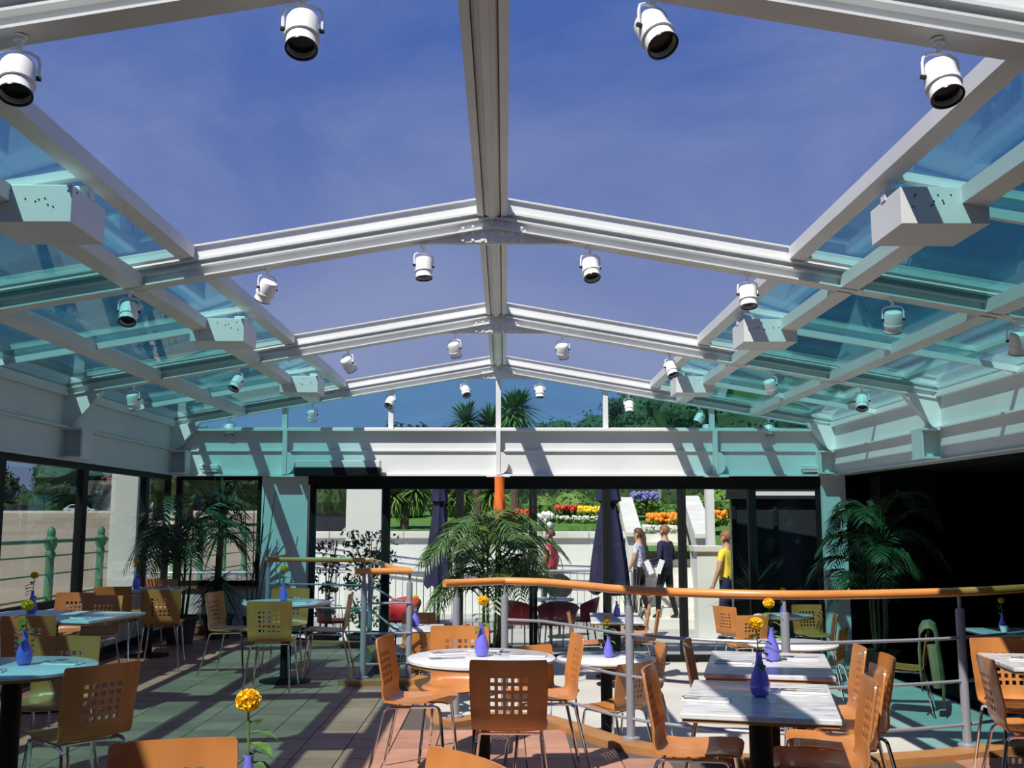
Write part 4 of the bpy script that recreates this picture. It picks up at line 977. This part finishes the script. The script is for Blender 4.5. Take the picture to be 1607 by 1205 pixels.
t = thing('hedge', 'long dark clipped hedge behind the lawn bushes', 'hedge', (2.0, 40, 2.0)); rs = random.Random(77)
mbx = MB()
for i in range(30):
    cx = -9 + 18 * i / 29; hh = rs.uniform(1.3, 1.9); mbx.ball((cx, 0, hh * .45), (.55, .5, hh * .6), 8, 6, .25); leafball(mbx, (cx, -.1, hh * .5), .75, 90, .11, rs, 1.1)
stuff(mbx.build('foliage', 'tree', t)); MB().tube([(-9, .1, .1), (9, .1, .1)], .05, 6).build('stem', 'bark', t)
t = thing('grass_clump', 'spiky grass clump on the garden wall behind the fence', 'grass', (1.75, 21.3, .95)); mbx = MB(); rs = random.Random(9)
for i in range(120): sword(mbx, (rs.uniform(-.4, .4), rs.uniform(-.2, .2), 0), (rs.uniform(-.4, .4), rs.uniform(-.3, .3), 1), rs.uniform(.35, .62), .008, .1)
stuff(mbx.build('blades', 'bush', t))
def shrub(label, x, y, z, z0, z1, r, n, m, seed, ls=.05, ph=.35):
    rs = random.Random(seed); t = thing('potted_shrub', label, 'shrub', (x, y, z))
    pot(t, .2, ph)
    for i in range(6):
        a = rs.random() * 6.28; MB().tube([(0, 0, ph * .9), (r * .3 * math.cos(a), r * .3 * math.sin(a), (z0 + z1) / 2), (r * .8 * math.cos(a), r * .8 * math.sin(a), z1)], [.012, .009, .004], 5).build('stem', 'bark', t, True)
    mbx = MB()
    for i in range(n):
        a = rs.random() * 6.28; q = r * math.sqrt(rs.random()); zz = rs.uniform(z0, z1)
        leafball(mbx, (q * math.cos(a), q * math.sin(a), zz), .07, 6, ls, rs)
    stuff(mbx.build('foliage', m, t))
shrub('potted olive-like shrub outside between the white pillar and the door frame', -1.95, 14.95, -.42, .95, 1.78, .40, 130, 'palm', 1)
shrub('narrow reddish potted shrub outside the first glass door', -2.52, 14.75, -.42, .5, 1.65, .17, 46, 'bark', 2)
shrub('low potted shrub outside beside the red chair', -2.0, 14.7, -.42, .45, .85, .22, 26, 'bush', 3)
t = thing('twiggy_shrub', 'bare twiggy shrub outside by the girl in the patterned top', 'shrub', (2.05, 16.2, -.42)); pot(t, .18, .3); rs = random.Random(8)
for i in range(16):
    a = rs.random() * 6.28; h = rs.uniform(.7, 1.35); MB().tube([(0, 0, .25), (.12 * math.cos(a), .1 * math.sin(a), h * .6), (.32 * math.cos(a), .2 * math.sin(a), h)], [.009, .006, .003], 5).build('twig', 'bark', t)

# ------------------------------------------------------------------ outside furniture
def parasol(label, x, y, rb_, z0, z1, seed):
    rs = random.Random(seed); t = thing('folded_parasol', label, 'parasol', (x, y, -.42), 0, 'folded navy parasols')
    n = 24; rows = []; zt = 1.78 + .42
    zs = [(z0, rb_), (z0 + .06, rb_ * 1.0), (z0 + .5, rb_ * .86), (zt - .35, rb_ * .60), (zt - .03, rb_ * .40), (zt, rb_ * .36), (zt + .05, rb_ * .62), (zt + .2, rb_ * .5), (z1 - .05, .06), (z1, .02)]
    vs = []
    for i, (z, r_) in enumerate(zs):
        for k in range(n):
            f = 1 + (.16 if k % 3 == 0 else -.08) * (1 if i < 8 else .2); a = 2 * PI * k / n
            vs.append((r_ * f * math.cos(a), r_ * f * math.sin(a), z + (.03 * math.cos(k * PI) if i == 0 else 0)))
    fs = [(i * n + k, i * n + (k + 1) % n, (i + 1) * n + (k + 1) % n, (i + 1) * n + k) for i in range(len(zs) - 1) for k in range(n)] + [tuple(range(n))[::-1], tuple((len(zs) - 1) * n + k for k in range(n))]
    MB().add(vs, fs).build('canopy', 'navy', t, True)
    MB().lathe([(rb_ * .42, zt - .02), (rb_ * .42, zt + .02)], 16).build('tie', 'black', t)
    MB().tube([(0, 0, 0), (0, 0, z0 + .1)], .022, 8).build('pole', 'black', t, True)
    MB().lathe([(.24, 0), (.24, .05), (.05, .08)], 16).build('base', 'darkgrey', t)
parasol('folded navy parasol outside beside the shrub and the first door post', -1.08, 17.0, .21, .86, 3.1, 1)
parasol('folded navy parasol outside in front of the lawn and garden steps', 1.66, 16.4, .29, .80, 3.0, 2)
def tub(label, x, y, rz, m):
    t = thing('tub_chair', label, 'chair', (x, y, -.42), math.radians(rz), 'outdoor tub chairs')
    n = 14; vs = []
    for i, z in enumerate((.40, .58, .76)):
        for k in range(n + 1):
            a = math.radians(-20 - 140 * k / n); r_ = .25 + .04 * i; hh = z - (0 if i < 2 else .10 * (abs(k - n / 2) / (n / 2)) ** 2)
            vs.append((r_ * math.cos(a), r_ * math.sin(a) * .9, hh))
    fs = [(i * (n + 1) + k, i * (n + 1) + k + 1, (i + 1) * (n + 1) + k + 1, (i + 1) * (n + 1) + k) for i in range(2) for k in range(n)]
    b = MB().add(vs, fs).build('backrest', m, t, True); q = b.modifiers.new('s', 'SOLIDIFY'); q.thickness = .02
    MB().lathe([(.05, .40), (.25, .40), (.26, .42), (.24, .44), (.03, .43)], 20).build('seat', m, t, True)
    for sx in (-1, 1):
        MB().tube([(sx * .24, .2, 0), (sx * .22, .18, .42)], .011, 6).build('leg', 'black', t, True)
        MB().tube([(sx * .22, -.22, 0), (sx * .18, -.16, .42)], .011, 6).build('leg', 'black', t, True)
        MB().tube([(sx * .22, .18, .42), (sx * .27, .16, .62), (sx * .29, -.02, .64), (sx * .27, -.1, .60)], .011, 6).build('arm', 'steel', t, True)
tub('red tub chair outside the first glass door', -2.60, 15.9, -70, 'red')
tub('red tub chair outside half hidden by the grey railing posts', -1.62, 16.0, 150, 'red')
tub('bright red tub chair outside just past the palm fronds', .22, 15.7, -30, 'red')
tub('maroon tub chair outside tucked under the metal table', .78, 15.55, 5, 'darkred')
tub('maroon tub chair outside to the parasol side of the metal table', 1.16, 16.15, 70, 'darkred')
t = thing('bistro_table', 'round grey metal table outside among the red chairs', 'table', (.72, 16.2, -.42))
MB().lathe([(.36, .70), (.365, .71), (.36, .725)], 28).build('tabletop', 'steel', t, True)
MB().tube([(0, 0, .03), (0, 0, .70)], .025, 8).build('column', 'black', t); MB().lathe([(.22, 0), (.22, .02), (.03, .05)], 16).build('base', 'black', t)
t = thing('tipped_table', 'grey round tabletop tipped upright behind the red chairs', 'table', (.92, 17.4, -.42))
MB().lathe([(.22, -.012), (.225, 0), (.22, .012)], 28, Matrix.Translation((0, 0, .84)) @ Matrix.Rotation(math.radians(62), 4, 'X')).build('tabletop', 'darkgrey', t, True)
MB().tube([(0, .05, 0), (0, .03, .9)], .022, 8).build('column', 'black', t); MB().lathe([(.2, 0), (.2, .02), (.03, .05)], 16, Matrix.Translation((0, .05, 0))).build('base', 'black', t)
t = thing('lamp_post', 'thin pale pole standing on the lawn behind the garden steps', 'pole', (5.0, 33, 1.8))
MB().tube([(0, 0, 0), (0, 0, 2.4)], .06, 8).build('shaft', 'steel', t); MB().ball((0, 0, 2.5), .16, 10, 7).build('lantern', 'white', t)

# ------------------------------------------------------------------ far houses, kiosk and cars
def house(label, x, y, z, wx, wy, h, rh, seed, mw='render'):
    t = thing('house', label, 'house', (x, y, z), 0, 'houses beyond the beach')
    MB().box(-wx, wx, -wy, wy, -.5, h).build('walls', mw, t)
    MB().prism([(-wy - .3, h), (wy + .3, h), (0, h + rh)], lambda a, b: (-wx - .3, a, b), lambda a, b: (wx + .3, a, b)).build('roof', 'roofred', t)
    nx = max(2, int(wx * .9))
    for i in range(nx):
        for zz in ([1.0, 3.6] if h > 4.5 else [1.0]):
            cx = -wx + (2 * wx) * (i + .5) / nx
            f = MB().box(cx - .5, cx + .5, -wy - .05, -wy, zz, zz + 1.4).build('window', 'white', t); MB().box(cx - .4, cx + .4, -wy - .06, -wy - .05, zz + .1, zz + 1.3).build('pane', 'windowdark', f)
house('pale grey house beyond the beach at the picture edge', -82, 150, 2.4, 6, 4, 4.6, 1.8, 1)
house('white house between dark trees beyond the beach', -64, 172, 2.4, 5, 4, 4.6, 2.2, 2)
house('white house past the beach beside the outside pillar', -54.5, 168, 2.4, 4, 3, 6.4, 1.8, 3)
house('white villa seen through the first glass door', -12.0, 72, 1.6, 3.4, 3, 3.4, 1.3, 4)
house('white terrace seen above the outdoor cordylines', -5.6, 66, 1.8, 2.4, 3, 2.8, 1.2, 5)
t = thing('promenade_kiosk', 'green roofed kiosk seen through the first glass door', 'kiosk', (-8.2, 46, 1.2))
MB().prism([(-1.9, 1.0), (1.9, 1.0), (1.5, 1.35), (-1.5, 1.35)], lambda a, b: (a, -1.2, b), lambda a, b: (a, 1.2, b)).build('roof', 'kioskgreen', t)
MB().box(-1.5, 1.5, -.9, .9, -.5, 1.0).build('stall', 'windowdark', t)
for sx in (-1, 1): MB().box(sx * 1.7 - .05, sx * 1.7 + .05, -1.1, -1.0, -.6, 1.0).build('post', 'kioskgreen', t)
def car(label, x, y, z, m, rz):
    t = thing('car', label, 'car', (x, y, z), math.radians(rz), 'cars parked beyond the beach')
    MB().prism([(-2, .3), (2, .3), (2.05, .7), (1.1, .82), (.6, 1.32), (-1.1, 1.35), (-1.9, .85), (-2.05, .75)], lambda a, b: (a, -.8, b), lambda a, b: (a, .8, b)).build('body', m, t, bevel=.05)
    for s in (-1, 1):
        MB().prism([(-1.5, .88), (.9, .84), (.52, 1.25), (-1.05, 1.28)], lambda a, b: (a, s * .81 - .01, b), lambda a, b: (a, s * .81 + .01, b)).build('side_window', 'windowdark', t)
        for wx in (-1.25, 1.3): MB().lathe([(.31, -.1), (.31, .1)], 14, Matrix.Translation((wx, s * .75, .31)) @ Matrix.Rotation(PI / 2, 4, 'X')).build('wheel', 'black', t)
car('white car parked beyond the sand, next to the window mullion', -58.5, 142, 2.45, 'lamp', 10)
car('silver car parked beyond the sand, next to the outside pillar', -52.5, 142, 2.45, 'steel', -5)
car('dark car parked beyond the sand, at the mullion edge', -66.0, 142, 2.45, 'navy', 5)

# ------------------------------------------------------------------ people
def person(label, x, y, z, rz, H, top, legs, hair, arms, hairlen=.0, sleeve=.5, stride=.14, top_drop=.0):
    t = thing('person', label, 'person', (x, y, z), math.radians(rz))
    k = H / 1.72; V = []; E_ = []; Rd = []; Tg = []
    def j(p, r, tag_, par=None):
        V.append(Vector(p) * k); Rd.append(r * k); Tg.append(tag_)
        if par is not None: E_.append((par, len(V) - 1))
        return len(V) - 1
    pe = j((0, 0, .92), .125, 'top'); sp = j((0, .005, 1.08), .115, 'top', pe); chs = j((0, .0, 1.26), .130, 'top', sp); ne = j((0, -.005, 1.42), .062, 'skin', chs)
    hb = j((0, .015, 1.50), .062, 'skin', ne); hm = j((0, .02, 1.585), .088, 'skin', hb); j((0, .012, 1.655), .070, 'skin', hm)
    ns = j((0, .105, 1.565), .014, 'skin', hm)
    for s, (el, wr) in zip((-1, 1), arms):
        sh = j((s * .165, 0, 1.355), .062, 'top', chs); up = [s * .165 + s * el[0], el[1], el[2]]
        e1 = j([(s * .165 + up[0]) / 2, up[1] / 2, (1.355 + up[2]) / 2], .050, 'top' if sleeve > .2 else 'skin', sh)
        e2 = j(up, .042, 'top' if sleeve > .6 else 'skin', e1)
        w_ = j((s * wr[0], wr[1], wr[2]), .028, 'top' if sleeve > .9 else 'skin', e2)
        d = (Vector((s * wr[0], wr[1], wr[2])) - Vector(up)).normalized(); pm = Vector((s * wr[0], wr[1], wr[2])) + d * .06
        pa = j(pm, .032, 'skin', w_); sd = Vector((0, 1, 0)) if abs(d.z) > .6 else Vector((0, 0, 1))
        for q, l in ((-.026, .065), (-.009, .078), (.009, .082), (.026, .072)):
            f1 = j(pm + d * .035 + sd * q, .009, 'skin', pa); j(pm + d * (.035 + l * .6) + sd * q + Vector((-s * .01, 0, 0)), .008, 'skin', f1)
        th = j(pm - d * .01 + sd * .040, .010, 'skin', pa); j(pm + d * .04 + sd * .058, .008, 'skin', th)
    for s, st in ((-1, stride), (1, -stride)):
        hp = j((s * .085, 0, .86), .092, 'legs', pe); kn = j((s * .09, st * .5 + .03, .48), .062, 'legs', hp); an = j((s * .09, st - .02, .09), .040, 'legs' if legs != 'skin' else 'skin', kn)
        j((s * .095, st + .11, .035), .036, 'shoe', an)
    me = bpy.data.meshes.new('body'); me.from_pydata([tuple(v) for v in V], E_, [])
    o = bpy.data.objects.new('tmp', me); C.objects.link(o)
    md = o.modifiers.new('skin', 'SKIN'); md.use_smooth_shade = True
    for i, sv in enumerate(me.skin_vertices[0].data): sv.radius = (Rd[i], Rd[i]); sv.use_root = (i == 0)
    for i in (pe, sp, chs): me.skin_vertices[0].data[i].radius = (Rd[i] * 1.25, Rd[i] * .98)
    o.modifiers.new('sub', 'SUBSURF').levels = 2; o.modifiers['sub'].render_levels = 2
    dg = bpy.context.evaluated_depsgraph_get(); m2 = bpy.data.meshes.new_from_object(o.evaluated_get(dg)); bpy.data.objects.remove(o)
    mats = {'skin': 0, 'top': 1, 'legs': 2, 'shoe': 3}
    m2.materials.clear()
    for mm in ('skin', top, legs, 'black'): m2.materials.append(M[mm])
    segs = [(V[a], V[b], Tg[b]) for a, b in E_]
    for p in m2.polygons:
        c = p.center; best = None
        for a, b, g in segs:
            ab = b - a; tt = max(0, min(1, (c - a).dot(ab) / max(ab.length_squared, 1e-9))); d_ = (c - (a + ab * tt)).length
            if best is None or d_ < best[0]: best = (d_, g)
        g = best[1]
        if g == 'skin' and c.z < 1.40 * k and abs(c.x) < .150 * k and c.z > .95 * k: g = 'top'
        if g == 'top' and c.z < (.93 - top_drop) * k and abs(c.x) < .2 * k: g = 'legs'
        p.material_index = mats[g]; p.use_smooth = True
    bo = bpy.data.objects.new('body', m2); C.objects.link(bo); bo.parent = t
    hm_ = MB(); vs = []; n = 14
    for i in range(9):
        a = PI / 2 - (PI * .62) * i / 8
        for q in range(n):
            ph = 2 * PI * q / n; fr = max(0, math.sin(ph)); aa = PI / 2 - (PI / 2 - a) * (1 - .50 * fr)
            vs.append(Vector((.094 * math.cos(aa) * math.cos(ph), .104 * math.cos(aa) * math.sin(ph) + .006, .106 * math.sin(aa) + 1.60)) * k)
    hm_.add(vs, [(i * n + q, (i + 1) * n + q, (i + 1) * n + (q + 1) % n, i * n + (q + 1) % n) for i in range(8) for q in range(n)])
    if hairlen: hm_.tube([Vector((0, -.075, 1.60)) * k, Vector((.0, -.105, 1.48)) * k, Vector((0, -.11, 1.60 - hairlen)) * k], [.05 * k, .04 * k, .012 * k], 8)
    hm_.build('hair', hair, t, True)
    for s in (-1, 1):
        MB().ball(Vector((s * .033, .093, 1.592)) * k, .011 * k, 8, 6).build('eye', 'black', t, True)
        MB().ball(Vector((s * .092, .012, 1.575)) * k, (.012 * k, .022 * k, .032 * k), 8, 6).build('ear', 'skin', t, True)
    MB().ball(Vector((0, .098, 1.525)) * k, (.022 * k, .008 * k, .006 * k), 8, 6).build('mouth', 'red', t, True)
    return t
RZ = -.30
person('woman walking outside in a sleeveless pink-red top with short dark hair', .86, 19.3, RZ, 62, 1.68, 'redtop', 'navy', 'hair', [((.05, .03, 1.10), (.20, .16, .92)), ((.06, -.04, 1.09), (.22, .04, .86))], .0, .1)
person('girl walking outside in a pale patterned short-sleeved top with hair tied back', 2.50, 19.2, RZ, 66, 1.70, 'pattern', 'black', 'hair', [((.05, .05, 1.09), (.20, .18, .86)), ((.05, .0, 1.08), (.21, .10, .84))], .22, .4)
mp_ = person('man walking outside in a navy shirt holding white papers, reddish hair', 2.98, 19.15, RZ, 48, 1.76, 'navy', 'black', 'fairhair', [((.07, -.03, 1.10), (.16, .24, 1.04)), ((.07, -.05, 1.09), (.14, .22, 1.02))], 0, 1.0)
for lab, x, y, z, ry in (('white paper sheet in the hand of the man in navy', 2.66, 19.05, .66, -22), ('second white paper sheet against the navy shirt of the man', 2.84, 18.90, .68, 20)):
    o = MB().box(-.05, .05, -.006, .006, -.13, .13).build('paper_sheet', 'paper'); o.location = (x, y, z); o.rotation_euler = (0, math.radians(ry), 0); tag(o, lab, 'paper')
person('person in a bright yellow shirt partly hidden by the dark kiosk', 3.61, 16.75, -.42, 50, 1.80, 'yellowtop', 'navy', 'fairhair', [((.08, .02, 1.10), (.26, .10, .88)), ((.08, .02, 1.10), (.24, .12, .88))], 0, .4, .05, .12)
t = thing('shoulder_bag', 'small brown shoulder bag carried by the woman in red', 'bag', (.98, 19.12, .52))
MB().box(-.12, .12, -.04, .04, -.10, .10).build('pouch', 'bark', t, bevel=.02); MB().tube(bez((-.1, 0, .1), (0, 0, .62), (.1, 0, .1), 8), .008, 6).build('strap', 'bark', t)
